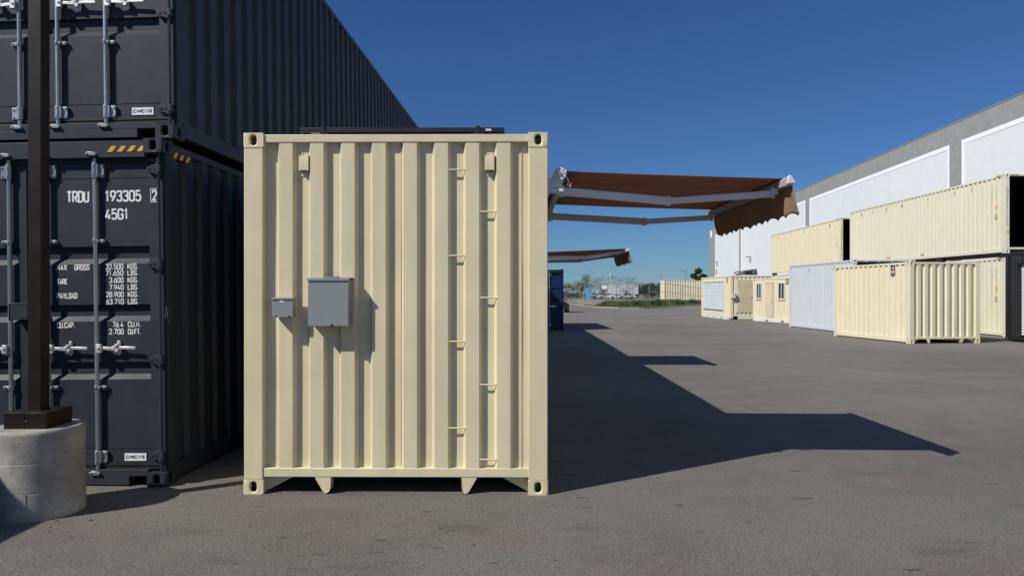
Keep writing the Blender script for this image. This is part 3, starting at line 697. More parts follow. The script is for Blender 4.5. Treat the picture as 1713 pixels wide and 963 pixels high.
L2 = container('shipping_container', 'cream container on the ground mostly hidden behind the office unit', 'cream_new', (18.86, 40.8, 0), -2.2, near='panel', seed=33)
U2 = container('shipping_container', 'cream container stacked high farther back, its open end next to the nearer stacked one', 'cream_new', (18.86, 40.8, 3.0), -2.2, near='open', seed=34)
for k, y in enumerate((26.3, 30.2, 34.2, 37.6)):
    o = MB().box(18.14, 18.36, y - 0.15, y + 0.15, 2.888, 3.096).build('timber_block', 'black_paint')
    o2 = o; tag(o, 'dark %s block spacing the two pale cream stacked containers' % ('nearest', 'second', 'third', 'farthest')[k], 'block', 'spacer blocks between stacked containers')
for k, y in enumerate((41.2, 52.4)):
    tag(MB().box(19.25, 19.5, y - 0.15, y + 0.15, 2.888, 3.04).build('timber_block', 'black_paint'), 'dark block under the %s end of the farther stacked cream container' % ('near', 'far')[k], 'block', 'spacer blocks between stacked containers')
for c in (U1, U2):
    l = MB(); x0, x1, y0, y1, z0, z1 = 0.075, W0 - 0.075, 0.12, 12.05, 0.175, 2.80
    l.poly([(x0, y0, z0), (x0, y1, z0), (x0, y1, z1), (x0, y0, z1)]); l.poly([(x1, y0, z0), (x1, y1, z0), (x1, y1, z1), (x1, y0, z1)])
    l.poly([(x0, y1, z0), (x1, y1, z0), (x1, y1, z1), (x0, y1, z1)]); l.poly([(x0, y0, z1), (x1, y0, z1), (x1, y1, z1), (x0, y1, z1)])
    l.build('interior_shade', 'black_paint', c)  # shade inside the open ends, put in as black sheets
def marks(root, s=1.0):
    # serial lettering, warning triangle and plate near the front end of the side wall
    text('S\nO\nM\nU\n0\n2\n9\n1\n2', root, 'lettering_black', (0.0085, 0.78, 1.15), 0.055, 1.45, face='left', spacing=0.8)
    text('4\n5\nG\n1', root, 'lettering_black', (0.0085, 0.52, 1.95), 0.05, 0.55, face='left', spacing=0.8)
    MB().box(0.003, 0.0085, 0.44, 0.54, 1.62, 1.85).build('warning_plate', 'yellow_mark', root)
    t = MB().prism([(0.42, 1.28), (0.60, 1.28), (0.51, 1.52)], 0, 0.002, 0.007).build('warning_triangle', 'lettering_black', root)
    MB().prism([(0.445, 1.295), (0.575, 1.295), (0.51, 1.475)], 0, -0.001, 0.0015).build('yellow_field', 'yellow_mark', t)
    hazard(root, (0.003, 0.52, 2.835), 0.32, 0.05, 3, 'left')
for c in (U1, U2, L1): marks(c)
for c in (U1, U2):
    text('S\nO\n#\n0\n2\n9\n1\n2\n0\n5', c, 'lettering_black', (0.04, -0.001, 1.02), 0.085, 1.42, spacing=0.8)
    text('10', c, 'lettering_black', (0.045, -0.001, 0.72), 0.08, 0.11)
    hazard(c, (0.17, 0.007, 2.835), 0.32, 0.045, 4)
for y in (5.2, 8.1): MB().box(0.0, 0.006, y, y + 0.3, 0.19, 0.25).build('reflector', 'reflector_amber', U1)
for c, ys in ((U1, (1.9, 3.0, 4.9, 7.0, 8.4, 9.7, 10.9)), (U2, (1.5, 3.5, 5.6, 8.0, 10.5)), (white20, (1.6, 3.9))):
    for y in ys: MB().box(-0.014, 0.012, y, y + 0.03, 2.52, 2.66).build('vent_cover', 'wall_grey', c)

def curtain(m, s0, s1, z0, z1, f, pitch=0.092):
    n = int((z1 - z0) / pitch); pitch = (z1 - z0) / n; prev = None
    for i in range(n):
        for q, d in ((0.0, 0.022), (0.16, 0.002), (0.5, 0.0), (0.72, 0.006), (0.86, 0.024)):
            z = z0 + (i + q) * pitch; cur = (z, d)
            if prev: m.poly([f(s0, prev[0], prev[1]), f(s1, prev[0], prev[1]), f(s1, cur[0], cur[1]), f(s0, cur[0], cur[1])])
            prev = cur
def left_roller(root, W, L, H, mat, corr_):
    a, b, z0, z1 = 1.35, 5.60, 0.38, 2.22
    f = lambda s, z, d: (0.010 + d, s, z)
    for s0, s1, za, zb in ((0.105, a, 0.16, H - 0.07), (b, L - 0.105, 0.16, H - 0.07), (a, b, z1 + 0.06, H - 0.07)):
        m = MB(); sheet(m, corr(s0, s1, s0 + 0.085, 0.278, 0.118, 0.010, 0.044), za, zb, f, 4); m.build('side_panel', mat, root)
    MB().box(0.0, 0.05, a, b, 0.16, z0).build('opening_sill', mat, root, 0.004)
    MB().box(-0.012, 0.05, a - 0.02, b + 0.02, z1, z1 + 0.06).build('opening_header', mat, root, 0.004)
    for y in (a, b - 0.06): MB().box(-0.008, 0.05, y, y + 0.06, z0, z1).build('opening_jamb', mat, root, 0.004)
    m = MB(); curtain(m, a + 0.06, b - 0.06, z0 + 0.09, z1, lambda s, z, d: (0.022 + d, s, z)); rc = m.build('roller_curtain', 'roller_white', root)
    MB().box(0.012, 0.05, a + 0.06, b - 0.06, z0, z0 + 0.09).build('bottom_bar', 'galvanised', rc)
RU = container('shipping_container', 'cream container unit with a white roller shutter and a plain side door', 'cream_new', (12.95, 42.1, 0.07), 1.1, L=6.058, H=2.55, near='panel', left=left_roller, seed=41, cat='container unit', feet=False)
d = MB().box(0.45, 1.31, -0.012, 0.055, 0.41, 2.29).build('door', 'cream_door', RU, 0.006)
fr = MB(); fr.box(0.39, 0.449, -0.006, 0.058, 0.36, 2.34); fr.box(1.311, 1.37, -0.006, 0.058, 0.36, 2.34); fr.box(0.449, 1.311, -0.006, 0.058, 2.291, 2.34); fr.box(0.449, 1.311, -0.006, 0.058, 0.36, 0.409); fr.build('door_frame', 'cream_new', RU, 0.003)
for z in (0.62, 1.3, 2.0): MB().tube([(0.447, -0.014, z - 0.05), (0.447, -0.014, z + 0.05)], 0.014, 8).build('hinge', 'galvanised', d)
MB().tube([(1.24, -0.012, 1.32), (1.24, -0.06, 1.32), (1.14, -0.062, 1.32)], 0.014, 8).build('handle', 'zinc_bright', d)
mb = MB().box(0.02, 0.28, -0.17, 0.012, 1.22, 1.48); mb.box(0.01, 0.29, -0.18, 0.0, 1.48, 1.495)
wb = mb.build('meter_box', 'white_metal', RU, 0.01); MB().tube([(0.24, -0.17, 1.36), (0.24, -0.20, 1.36)], 0.03, 12).build('knob', 'black_frame', wb)
sticker_blue(RU, 0.75, 2.16, 0.3, 0.2, 0.0)
for i, y in enumerate((0.4, 1.9, 3.3, 4.6)):
    MB().box(-0.03, 0.35, y, y + 1.1, -0.07, 0.03).build('skid_board', 'roller_white', RU)
MB().box(0.1, 2.3, 0.25, 5.9, -0.07, -0.001).build('bearer', 'black_paint', RU)
MB().box(0.45, 2.27, 0.01, 0.06, -0.04, 0.1375).build('end_beam', 'cream_new', RU, 0.004)
# rooftop gear on it
rv = thing('roof_vent', 'grey mushroom roof vent on the roller shutter unit', 'roof vent', (13.72, 42.9, 2.66), 0)
MB().tube([(0, 0, 0), (0, 0, 0.12)], 0.22, 20).build('collar', 'galvanised', rv)
MB().tube([(0, 0, 0.10), (0, 0, 0.14), (0, 0, 0.19), (0, 0, 0.235), (0, 0, 0.25)], [0.36, 0.34, 0.26, 0.12, 0.02], 24).build('cap', 'galvanised', rv)
ac = thing('rooftop_unit', 'black cooling unit with round fan beside the roof vent', 'cooling unit', (14.12, 42.9, 2.68), 0)
MB().prism([(0, 0), (0.72, 0), (0.66, 0.30), (-0.02, 0.22)], 1, 0, 0.5).build('casing', 'black_paint', ac, 0.01)
MB().prism([(-0.08, 0.231), (0.70, 0.312), (0.70, 0.36), (-0.08, 0.27)], 1, -0.03, 0.53).build('cowl', 'black_frame', ac, 0.01)
MB().tube([(0.5, -0.012, 0.16), (0.5, 0.03, 0.16)], 0.10, 20).build('fan_ring', 'box_grey', ac)
MB().tube([(0.5, -0.02, 0.16), (0.5, 0.02, 0.16)], 0.055, 16).build('fan_hub', 'black_frame', ac)

def left_office(root, W, L, H, mat, corr_):
    f = lambda s, z, d: (0.010 + d, s, z)
    ops = [(2.91, 3.52, 1.17, 2.09, 'w'), (4.0, 4.71, 0.18, 2.11, 'd'), (5.17, 5.70, 1.17, 2.09, 'w')]
    segs = [(0.105, 2.91), (3.52, 4.0), (4.71, 5.17), (5.70, L - 0.105)]
    def sh(a, b, z0, z1):
        m = MB(); sheet(m, corr(a, b, a + 0.035, 0.165, 0.065, 0.008, 0.036), z0, z1, f, 3); m.build('side_panel', mat, root)
    for a, b in segs: sh(a, b, 0.16, H - 0.07)
    for a, b, z0, z1, k in ops:
        sh(a, b, z1, H - 0.07)
        if k == 'w':
            sh(a, b, 0.16, z0)
            w = MB()
            for q in ((a, a + 0.05, z0, z1), (b - 0.05, b, z0, z1), (a + 0.05, b - 0.05, z1 - 0.05, z1), (a + 0.05, b - 0.05, z0, z0 + 0.05), ((a + b) / 2 - 0.02, (a + b) / 2 + 0.02, z0 + 0.05, z1 - 0.05)): w.box(-0.01, 0.06, q[0], q[1], q[2], q[3])
            wo = w.build('window', 'white_metal', root, 0.003)
            for p in ((a + 0.05, (a + b) / 2 - 0.02), ((a + b) / 2 + 0.02, b - 0.05)): MB().box(0.03, 0.036, p[0], p[1], z0 + 0.05, z1 - 0.05).build('pane', 'dark_glass', wo)
            MB().box(-0.03, 0.03, a - 0.03, b + 0.03, z0 - 0.03, z0 - 0.001).build('sill', 'cream_new', wo)
        else:
            do = MB().box(0.0, 0.05, a + 0.02, b - 0.02, z0, z1 - 0.02).build('door', 'cream_door', root, 0.004)
            MB().box(-0.02, 0.03, a - 0.02, b + 0.02, z1 - 0.018, z1 + 0.02).build('drip_strip', 'cream_new', do)
            MB().tube([(0.0, a + 0.1, 1.02), (-0.06, a + 0.1, 1.02), (-0.06, a + 0.2, 1.02)], 0.014, 8).build('handle', 'zinc_bright', do)
            MB().tube([(0.0, a + 0.1, 1.16), (-0.02, a + 0.1, 1.16)], 0.03, 12).build('deadbolt', 'zinc_bright', do)
OF = container('shipping_container', 'low cream office container with two narrow windows and a door between', 'cream_new', (15.14, 35.07, 0.07), 11.8, L=6.058, H=2.36, near='panel', left=left_office, seed=51, cat='office unit', feet=False)
sticker_blue(OF, 2.9 - 0.12, 2.0, 0.27, 0.2, 0.0)
for i in range(4): MB().box(-0.03, 0.35, 0.2 + 1.5 * i, 1.45 + 1.5 * i, -0.07, 0.03).build('skid_board', 'roller_white', OF)
MB().box(0.1, 2.3, 0.2, 5.9, -0.07, -0.001).build('bearer', 'black_paint', OF)

def left_black(root, W, L, H, mat, corr_):
    f = lambda s_, z, d: (0.010 + d, s_, z)
    a, b = 2.1, 5.36
    for s0, s1, z0, z1 in ((0.105, a, 0.16, H - 0.07), (b, L - 0.105, 0.16, H - 0.07), (a, b, 2.5, H - 0.07)):
        m = MB(); sheet(m, corr(s0, s1, s0 + 0.07, 0.15, 0.05, 0.03, 0.034), z0, z1, f, 3); m.build('side_panel', mat, root)
    m = MB(); curtain(m, a + 0.06, b - 0.06, 0.2, 2.5, lambda s_, z, d: (0.0 + d, s_, z), 0.085); m.build('roller_curtain', 'roller_white', root)
    for y in (a, b - 0.06): MB().box(-0.03, 0.05, y, y + 0.06, 0.16, 2.5).build('shutter_guide', mat, root, 0.003)
    MB().box(-0.10, 0.05, a - 0.06, b + 0.1, 2.5, 2.58).build('shutter_hood', mat, root, 0.008)
BK = container('shipping_container', 'black container with a white roller shutter, cut off by the right edge', 'black_paint', (16.5, 17.7, 0.03), 0, L=6.058, near='panel', left=left_black, seed=61, feet=False)
MB().box(0.1, 2.3, 0.2, 5.9, -0.03, 0.12).build('bearer', 'black_paint', BK)

# --- far cream container behind the fence
container('shipping_container', 'far cream container side-on behind the chain link fence and verge', 'cream_new', (31.9, 92.0, 0.6), 90, H=2.591, near='panel', seed=71, feet=False, side_corr=(0.22, 0.33, 0.14, 0.025, 0.07))

# ------------------------------------------------------------------ awnings
def awning(label, place, group):
    a = thing('awning', label, 'awning', place, CRY, 0, group)
    Lw, PX = 2.36, 1.945
    for y in (0.045, 2.30):
        b = MB().box(0.0, 0.012, y - 0.05, y + 0.05, 2.40, 2.60)
        b.prism([(0.012, 2.42), (0.012, 2.54), (0.06, 2.57), (0.12, 2.618), (0.155, 2.612), (0.16, 2.585), (0.12, 2.50), (0.12, 2.42)], 1, y - 0.012, y + 0.012)
        b.box(0.012, 0.13, y - 0.04, y + 0.04, 2.43, 2.455)
        wb = b.build('wall_bracket', 'white_metal', a, 0.003)
        b = MB().tube([(0.10, y - 0.035, 2.578), (0.10, y + 0.03, 2.578)], 0.052, 24); b.build('roller_cap', 'white_metal', wb, 0.003)
        b = MB().tube([(0.10, y - 0.042, 2.578), (0.10, y - 0.034, 2.578)], 0.018, 12); b.build('cap_bolt', 'galvanised', wb)
        g = MB()
        for k in range(8):
            t = k * math.pi / 4; g.tube([(0.10 + 0.036 * math.cos(t), y - 0.0375, 2.578 + 0.036 * math.sin(t)), (0.10 + 0.036 * math.cos(t), y - 0.0345, 2.578 + 0.036 * math.sin(t))], 0.006, 8)
        g.build('cap_slots', 'rubber', wb)
    MB().tube([(0.10, 0.08, 2.578), (0.10, 2.265, 2.578)], 0.040, 18).build('fabric_roller', 'awning_cloth', a)
    MB().box(0.07, 0.11, 0.02, 2.30, 2.435, 2.475).build('torsion_bar', 'white_metal', a, 0.003)
    MB().tube([(0.14, 0.05, 2.57), (0.16, 0.045, 2.55), (0.17, 0.04, 2.53), (0.195, 0.04, 2.50), (0.185, 0.04, 2.475), (0.165, 0.04, 2.49), (0.172, 0.04, 2.53)], 0.005, 6).build('crank_eye', 'white_metal', a)
    # cloth
    m = MB(); nx, ny = 24, 30
    for i in range(nx + 1):
        t = i / nx
        for j in range(ny + 1):
            s = j / ny; x = 0.115 + (PX - 0.115) * t; y = 0.10 + (Lw - 0.16) * s
            z = 2.616 - 0.066 * t - 0.014 * math.sin(math.pi * t) * (0.6 + 0.4 * math.sin(math.pi * s)) + 0.004 * math.sin(s * 19 + 2 * t) * t * (1 - t) * 4 + 0.003 * math.sin(s * 41 + 3) * (1 - t)
            m.v.append((x, y, z))
    for i in range(nx):
        for j in range(ny):
            q = i * (ny + 1) + j; m.f.append((q, q + ny + 1, q + ny + 2, q + 1))
    cl = m.build('fabric', 'awning_cloth', a); sd = cl.modifiers.new('thick', 'SOLIDIFY'); sd.thickness = 0.002
    for y in (0.62, 1.18, 1.74):
        q = MB()
        for i in range(12):
            t0, t1 = i / 12, (i + 1) / 12
            Z = lambda t: 2.6125 - 0.066 * t - 0.0165 * math.sin(math.pi * t)
            q.bar((0.115 + (PX - 0.115) * t0, y, Z(t0) - 0.006), (0.115 + (PX - 0.115) * t1, y, Z(t1) - 0.006), 0.02, 0.002)
        q.build('hem_seam', 'awning_cloth', cl)
    # front bar
    fb = MB().prism([(PX - 0.035, 2.475), (PX - 0.035, 2.53), (PX - 0.01, 2.552), (PX + 0.03, 2.548), (PX + 0.05, 2.51), (PX + 0.03, 2.475)], 1, 0.02, Lw - 0.02).build('front_bar', 'awning_bar_shaded', a, 0.003)
    for y0, y1 in ((-0.012, 0.0195), (Lw - 0.0195, Lw + 0.012)):
        MB().prism([(PX - 0.022, 2.488), (PX - 0.012, 2.552), (PX + 0.002, 2.561), (PX + 0.014, 2.557), (PX + 0.05, 2.505), (PX + 0.045, 2.492)], 1, y0, y1).build('end_cap', 'white_metal', fb, 0.006)
    # folding arms
    for ya, ye, yb, xe in ((0.20, 0.30, 0.22, 1.02), (2.16, 2.06, 2.12, 1.13)):
        A = (0.11, ya, 2.462); Em = (xe, ye, 2.392); B = (PX - 0.06, yb, 2.44)
        arm = MB().bar(A, Em, 0.042, 0.072).build('arm', 'white_metal', a, 0.012, 3)
        MB().bar((xe + 0.03, ye, 2.392), B, 0.034, 0.058).build('forearm', 'white_metal', arm, 0.010, 3)
        MB().tube([(xe + 0.012, ye, 2.352), (xe + 0.012, ye, 2.432)], 0.026, 14).build('elbow', 'white_metal', arm, 0.004)
        MB().box(0.075, 0.15, ya - 0.045, ya + 0.045, 2.415, 2.505).build('shoulder', 'white_metal', arm, 0.008)
        MB().box(PX - 0.08, PX - 0.02, yb - 0.03, yb + 0.03, 2.43, 2.485).tube([(PX - 0.05, yb, 2.40), (PX - 0.05, yb, 2.50)], 0.012, 10).build('wrist', 'white_metal', arm, 0.004)
    # scalloped valance, blown out a little, its near corner curled round
    m = MB(); ny, nz = 120, 10
    for j in range(ny + 1):
        y = 0.0 + (Lw - 0.02) * j / ny
        zb = 2.232 + 0.032 * abs(math.sin(math.pi * (y - 0.03) / 0.2)) ** 0.7
        for i in range(nz + 1):
            v = i / nz; z = 2.476 + (zb - 2.476) * v
            x = PX + 0.028 + v * (0.02 + 0.022 * min(y, 1.6) + 0.012 * math.sin(y * 7) + 0.008 * math.sin(y * 17 + 1)) * (0.3 + 0.7 * v)
            yy = y
            if y < 0.17:
                q = (0.17 - y); ang = 0.16 * v
                yy = 0.17 - q * math.cos(ang); x += q * math.sin(ang) * 0.95
            m.v.append((x, yy, z))
    for j in range(ny):
        for i in range(nz):
            q = j * (nz + 1) + i; m.f.append((q, q + nz + 1, q + nz + 2, q + 1))
    va = m.build('valance', 'awning_cloth', a); sd = va.modifiers.new('thick', 'SOLIDIFY'); sd.thickness = 0.002
    return a
aw1 = awning('large brown fabric awning nearest the camera, on the cream container side', on_cream(W0, 0.06, 0), 'retractable awnings on the cream container')
aw2 = copy_tree(aw1); aw2.location = on_cream(W0 + 0.215, 8.72, -0.18); aw2.rotation_euler = (0, R(-4.4), R(CRY))
for ch in aw2.children:
    if ch.name.startswith('arm'): ch.location.z += 0.055
aw2['label'] = 'farther brown fabric awning above the blue container, smaller in view'

# ------------------------------------------------------------------ light pole with concrete foot
lp = thing('light_pole', 'dark brown square light pole on a round concrete base at left', 'light pole', (-3.51, 5.27, 0))
prof = [(0.0, 0.303), (0.02, 0.302), (0.10, 0.3015), (0.19, 0.301), (0.196, 0.301), (0.199, 0.2995), (0.202, 0.3008), (0.21, 0.3008), (0.30, 0.3004), (0.40, 0.300), (0.407, 0.300), (0.41, 0.2985), (0.413, 0.2998), (0.42, 0.2998), (0.52, 0.2995), (0.60, 0.299), (0.615, 0.298), (0.626, 0.293), (0.634, 0.282)]
m = MB(); n = 56
for z, r in prof:
    for k in range(n):
        t = 2 * math.pi * k / n; rr = r + 0.0012 * math.sin(3 * t + z * 9) + 0.0008 * math.sin(11 * t)
        m.v.append((rr * math.cos(t), rr * math.sin(t), z))
for i in range(len(prof) - 1):
    for k in range(n):
        j = (k + 1) % n; m.f.append((i * n + k, i * n + j, (i + 1) * n + j, (i + 1) * n + k))
m.f.append(tuple((len(prof) - 1) * n + k for k in range(n)))
cb = m.build('concrete_base', 'concrete', lp)
for t, z0, z1 in ((-0.55, 0.205, 0.41), (-1.25, 0.0, 0.2), (-1.9, 0.415, 0.6)):
    MB().tube([(0.3005 * math.cos(t), 0.3005 * math.sin(t), z0), (0.3005 * math.cos(t), 0.3005 * math.sin(t), z1)], 0.0022, 5).build('form_seam', 'concrete', cb)
MB().box(-0.05, 0.05, -0.05, 0.05, 0.63, 6.4).build('post', 'brown_steel', lp, 0.006)
bc = MB().box(-0.153, -0.002, -0.153, 0.153, 0.632, 0.752).box(-0.0005, 0.153, -0.153, 0.153, 0.632, 0.752).build('base_cover', 'brown_steel', lp, 0.003)
MB().tube([(0.012, -0.153, 0.69), (0.012, -0.160, 0.69)], 0.006, 8).build('cover_screw', 'galvanised', bc)
MB().box(0.0505, 0.053, -0.032, 0.032, 0.95, 1.13).build('hand_hole_plate', 'brown_steel', lp, 0.002)
MB().box(-0.12, 0.12, -0.55, -0.05, 6.25, 6.36).build('lamp_head', 'brown_steel', lp, 0.01)

# ------------------------------------------------------------------ warehouse
wh = thing('warehouse', 'long white and grey tilt-up warehouse wall behind the right-hand containers', 'warehouse', (31.66, 114, 0), -94.22)
HB = 11.7; BAND = 1.16; LEN = 165
pil = [(0, 4.4), (19.4, 20.4), (45.6, 46.7), (71.3, 72.6), (97.4, 98.6), (123.4, 124.6), (149.4, 150.6)]
MB().box(0, LEN, 0.06, 60, 0, HB - 0.5).build('core', 'wall_grey', wh)
for a, b in pil: MB().box(a, b, 0.0, 0.3, 0, HB - BAND).build('pilaster', 'wall_grey', wh)
n = 0
x = 0.0
while x < LEN:
    x1 = min(LEN, x + 4.14); MB().box(x + 0.008, x1 - 0.008, 0.0, 0.35, HB - BAND, HB).build('parapet_panel', 'wall_grey', wh); x = x1
MB().box(0, LEN, -0.03, 0.38, HB, HB + 0.05).build('coping', 'wall_grey', wh)
for (a, b), (c, d) in zip(pil, pil[1:]):
    k = 3; w = (c - b) / k; z1 = HB - BAND
    for i in range(k): MB().box(b + i * w + 0.012, b + (i + 1) * w - 0.012, 0.03, 0.055, 0.0, z1 - 0.03).build('wall_panel', 'wall_white', wh)
    f = MB(); f.box(b, c, 0.012, 0.029, z1 - 0.28, z1 - 0.001); f.box(b + 0.001, b + 0.26, 0.012, 0.029, 0, z1 - 0.28); f.box(c - 0.26, c - 0.001, 0.012, 0.029, 0, z1 - 0.28)
    f.build('border_trim', 'wall_border', wh)
for s_, z in ((5.6, 6.2), (25.0, 6.0), (5.2, 5.0)):
    l = MB().box(s_, s_ + 0.55, -0.5, 0.02, z, z + 0.14); l.box(s_ + 0.4, s_ + 0.55, -0.12, 0.02, z - 0.5, z); l.build('wall_light', 'wall_grey', wh)
MB().box(0.9, 2.1, -0.02, -0.001, HB - 1.35, HB - 0.35).build('sign_plate', 'wall_border', wh)

# ------------------------------------------------------------------ far side of the yard
def gz(x, y): return max(0.0, hgt(x, y))
def fence():
    f = thing('chain_link_fence', 'tall chain link fence with thin posts beyond the grass verge', 'fence', (0, 0, 0))
    pts = [(9.6, 94.0)] + [(11.2 + 2.1 * i, 90.6 + 0.0 * i) for i in range(13)]
    hs = [2.45] + [2.12] * 13
    for (x, y), h in zip(pts, hs):
        MB().tube([(x, y, gz(x, y) - 0.1), (x, y, gz(x, y) + h + 0.05)], 0.045 if h > 2.2 else 0.035, 8).build('post', 'fence_metal', f)
    for (p, h0), (q, h1) in zip(zip(pts, hs), zip(pts[1:], hs[1:])):
        a, b = gz(*p), gz(*q)
        MB().tube([(*p, a + h0), (*q, b + h1)], 0.03, 6).build('rail', 'fence_metal', f)
        MB().tube([(*p, a + 0.12), (*q, b + 0.12)], 0.018, 6).build('bottom_wire', 'fence_metal', f)
        if p[0] > 17: MB().tube([(*p, a + 1.05), (*q, b + 1.05)], 0.025, 6).build('middle_rail', 'fence_metal', f)
    m = MB(); d = 0.16
    for (p, h0), (q, h1) in zip(zip(pts, hs), zip(pts[1:], hs[1:])):
        P = Vector((*p, gz(*p))); Q = Vector((*q, gz(*q))); Ln = (Q - P).length; u = (Q - P) / Ln; h = min(h0, h1); s = -h
        while s < Ln:
            for sg in (1, -1):
                a0, a1 = s, s + h; z0, z1 = (0, h) if sg > 0 else (h, 0)
                t0 = max(0, (0 - a0) / h); t1 = min(1, (Ln - a0) / h)
                if t1 > t0:
                    A = P + u * (a0 + h * t0) + Vector((0, 0, z0 + (z1 - z0) * t0)); B = P + u * (a0 + h * t1) + Vector((0, 0, z0 + (z1 - z0) * t1))
                    m.tube([A, B], 0.003, 3, False)
            s += d
    tag(m.build('wire_mesh', 'fence_metal', f), kind='stuff')
fence()
def foliage(m, c, r, n, size, rnd, squash=0.8):
    for _ in range(n):
        while True:
            p = Vector((rnd.uniform(-1, 1), rnd.uniform(-1, 1), rnd.uniform(-1, 1)))
            if 0.15 < p.length < 1: break
        p = Vector((c[0] + p.x * r, c[1] + p.y * r, c[2] + p.z * r * squash))
        a = Vector((rnd.gauss(0, 1), rnd.gauss(0, 1), rnd.gauss(0, 1))).normalized(); b = a.orthogonal().normalized(); s = size * rnd.uniform(0.6, 1.4)
        m.poly([p - a * s, p + b * s * 0.45, p + a * s, p - b * s * 0.45])
def tree(name, label, x, y, h, r, mat, seed, leaf=0.16, n=260, clumps=9, bare=0.0, cat='tree', group=None):
    rnd = random.Random(seed); t = thing(name, label, cat, (x, y, gz(x, y)), 0, 0, group)
    th = h * 0.42; tr = MB(); tr.tube([(0, 0, -0.1), (0.03 * h * rnd.uniform(-1, 1), 0.02 * h, th * 0.5), (0.04 * h * rnd.uniform(-1, 1), 0, th)], [0.035 * h ** 0.8, 0.028 * h ** 0.8, 0.02 * h ** 0.8], 7)
    cs = []
    for k in range(clumps):
        ang = rnd.uniform(0, 6.28); q = rnd.uniform(0.15, 0.85) * r; z = rnd.uniform(th * 0.75, h * 0.9)
        q *= 1.15 - 0.7 * abs((z - th) / (h - th) - 0.4)
        c = (q * math.cos(ang), q * math.sin(ang), z); cs.append(c)
        tr.tube([(0, 0, th * rnd.uniform(0.55, 1)), (c[0] * 0.5, c[1] * 0.5, (th + z) / 2), c], [0.012 * h ** 0.8, 0.008 * h ** 0.8, 0.004], 5)
        for _ in range(int(10 * bare)):
            e = Vector(c) + Vector((rnd.gauss(0, 1), rnd.gauss(0, 1), rnd.uniform(-0.1, 1.4))) * r * 0.35
            tr.tube([c, e], [0.012, 0.004], 3, False)
    tr.build('trunk', 'bark', t)
    cr = MB()
    for c in cs: foliage(cr, c, r * rnd.uniform(0.3, 0.5), int(n * (1 - 0.6 * bare)), leaf, rnd)
    cr.build('crown', mat, t)
tree('bare_tree', 'thin leafed olive-grey tree left of the blue panel', 11.0, 112, 4.4, 2.2, 'leaf_olive', 1, 0.10, 170, 13, 1.0, group='thin trees behind the fence')
tree('bare_tree', 'low scrubby thin tree next to the blue container edge', 8.9, 116, 3.2, 1.7, 'twig_brown', 2, 0.10, 150, 10, 1.0, group='thin trees behind the fence')
tree('bare_tree', 'thin bare-topped tree left of the white lamp post', 15.4, 120, 4.6, 2.3, 'leaf_olive', 3, 0.09, 80, 11, 1.0, group='thin trees behind the fence')
tree('bare_tree', 'thin bare-branched tree in front of the white trailer', 18.9, 118, 4.1, 2.2, 'twig_brown', 5, 0.09, 90, 11, 1.0, group='thin trees behind the fence')
tree('young_tree', 'slim dark shrubby tree just right of the white trailer', 22.9, 116, 3.0, 0.9, 'leaf_green', 6, 0.12, 150, 8, group='trees behind the fence')
tree('evergreen_tree', 'dense dark green tree rising behind the far cream container', 33.0, 124, 6.0, 1.7, 'leaf_dark', 7, 0.17, 320, 12, group='trees behind the fence')
tree('evergreen_tree', 'small treetop just showing over the left end of the far cream container', 19.9, 104, 3.1, 0.6, 'leaf_dark', 8, 0.12, 160, 6, group='trees behind the fence')
lab = ['round far tree at the right end of the distant row', 'second far tree from the right in the distant row', 'third far tree from the right in the distant row', 'far tree in the middle of the distant row', 'low far tree left of the distant row']
for i, (px, Y, h) in enumerate(((1106, 230, 5.4), (1096, 240, 5.0), (1085, 236, 4.6), (1078, 250, 4.2), (1066, 245, 3.6))):
    tree('far_tree', lab[i], (px - 856.5) / 1188 * Y, Y, h, h * 0.55, 'leaf_green', 20 + i, 0.3, 110, 9, group='distant row of trees')
def shrub(x, d, r, mat, label, seed):
    y = vfront(x) + d; rnd = random.Random(seed); t = thing('shrub', label, 'shrub', (x, y, gz(x, y)), 0, 0, 'low shrubs on the grass verge')
    m = MB(); s = MB()
    for k in range(7):
        a = rnd.uniform(0, 6.28); c = (r * 0.55 * math.cos(a), r * 0.55 * math.sin(a), rnd.uniform(0.15, 0.75) * r)
        s.tube([(0, 0, -0.05), c], [0.02, 0.006], 4); foliage(m, c, r * 0.42, 70, 0.085, rnd)
    s.build('stems', 'bark', t); m.build('foliage', mat, t)
for i, (x, d, r, mt, lb) in enumerate(((15.6, 2.0, 0.75, 'leaf_dark', 'dark bushy shrub on the verge left of the far cream container'),
        (19.6, 1.8, 0.62, 'leaf_green', 'shrub below the left end of the far cream container'), (22.3, 1.9, 0.78, 'leaf_dark', 'broad dark shrub below the middle of the far cream container'),
        (24.4, 2.0, 0.6, 'leaf_green', 'shrub on the verge beside the roller shutter unit'), (11.6, 2.4, 0.5, 'twig_brown', 'dry brownish shrub on the verge right of the traffic cone'),
        (9.7, 3.0, 0.45, 'twig_brown', 'small dry shrub at the left tip of the verge'), (13.2, 3.2, 0.5, 'leaf_olive', 'olive-green shrub on the verge below the white trailer'),
        (20.9, 3.2, 0.35, 'leaf_olive', 'small pale shrub close in front of the far cream container'))):
    shrub(x, d, r, mt, lb, 40 + i)
m = MB(); rnd = random.Random(77)
for _ in range(130):
    x = rnd.uniform(8, 75); y = rnd.uniform(128, 330); foliage(m, (x, y, rnd.uniform(0.1, 0.9)), rnd.uniform(0.7, 1.8), 60, 0.22, rnd)
tag(m.build('scrub', 'leaf_olive'), 'low olive scrub covering the land beyond the fence', 'scrub', kind='stuff')

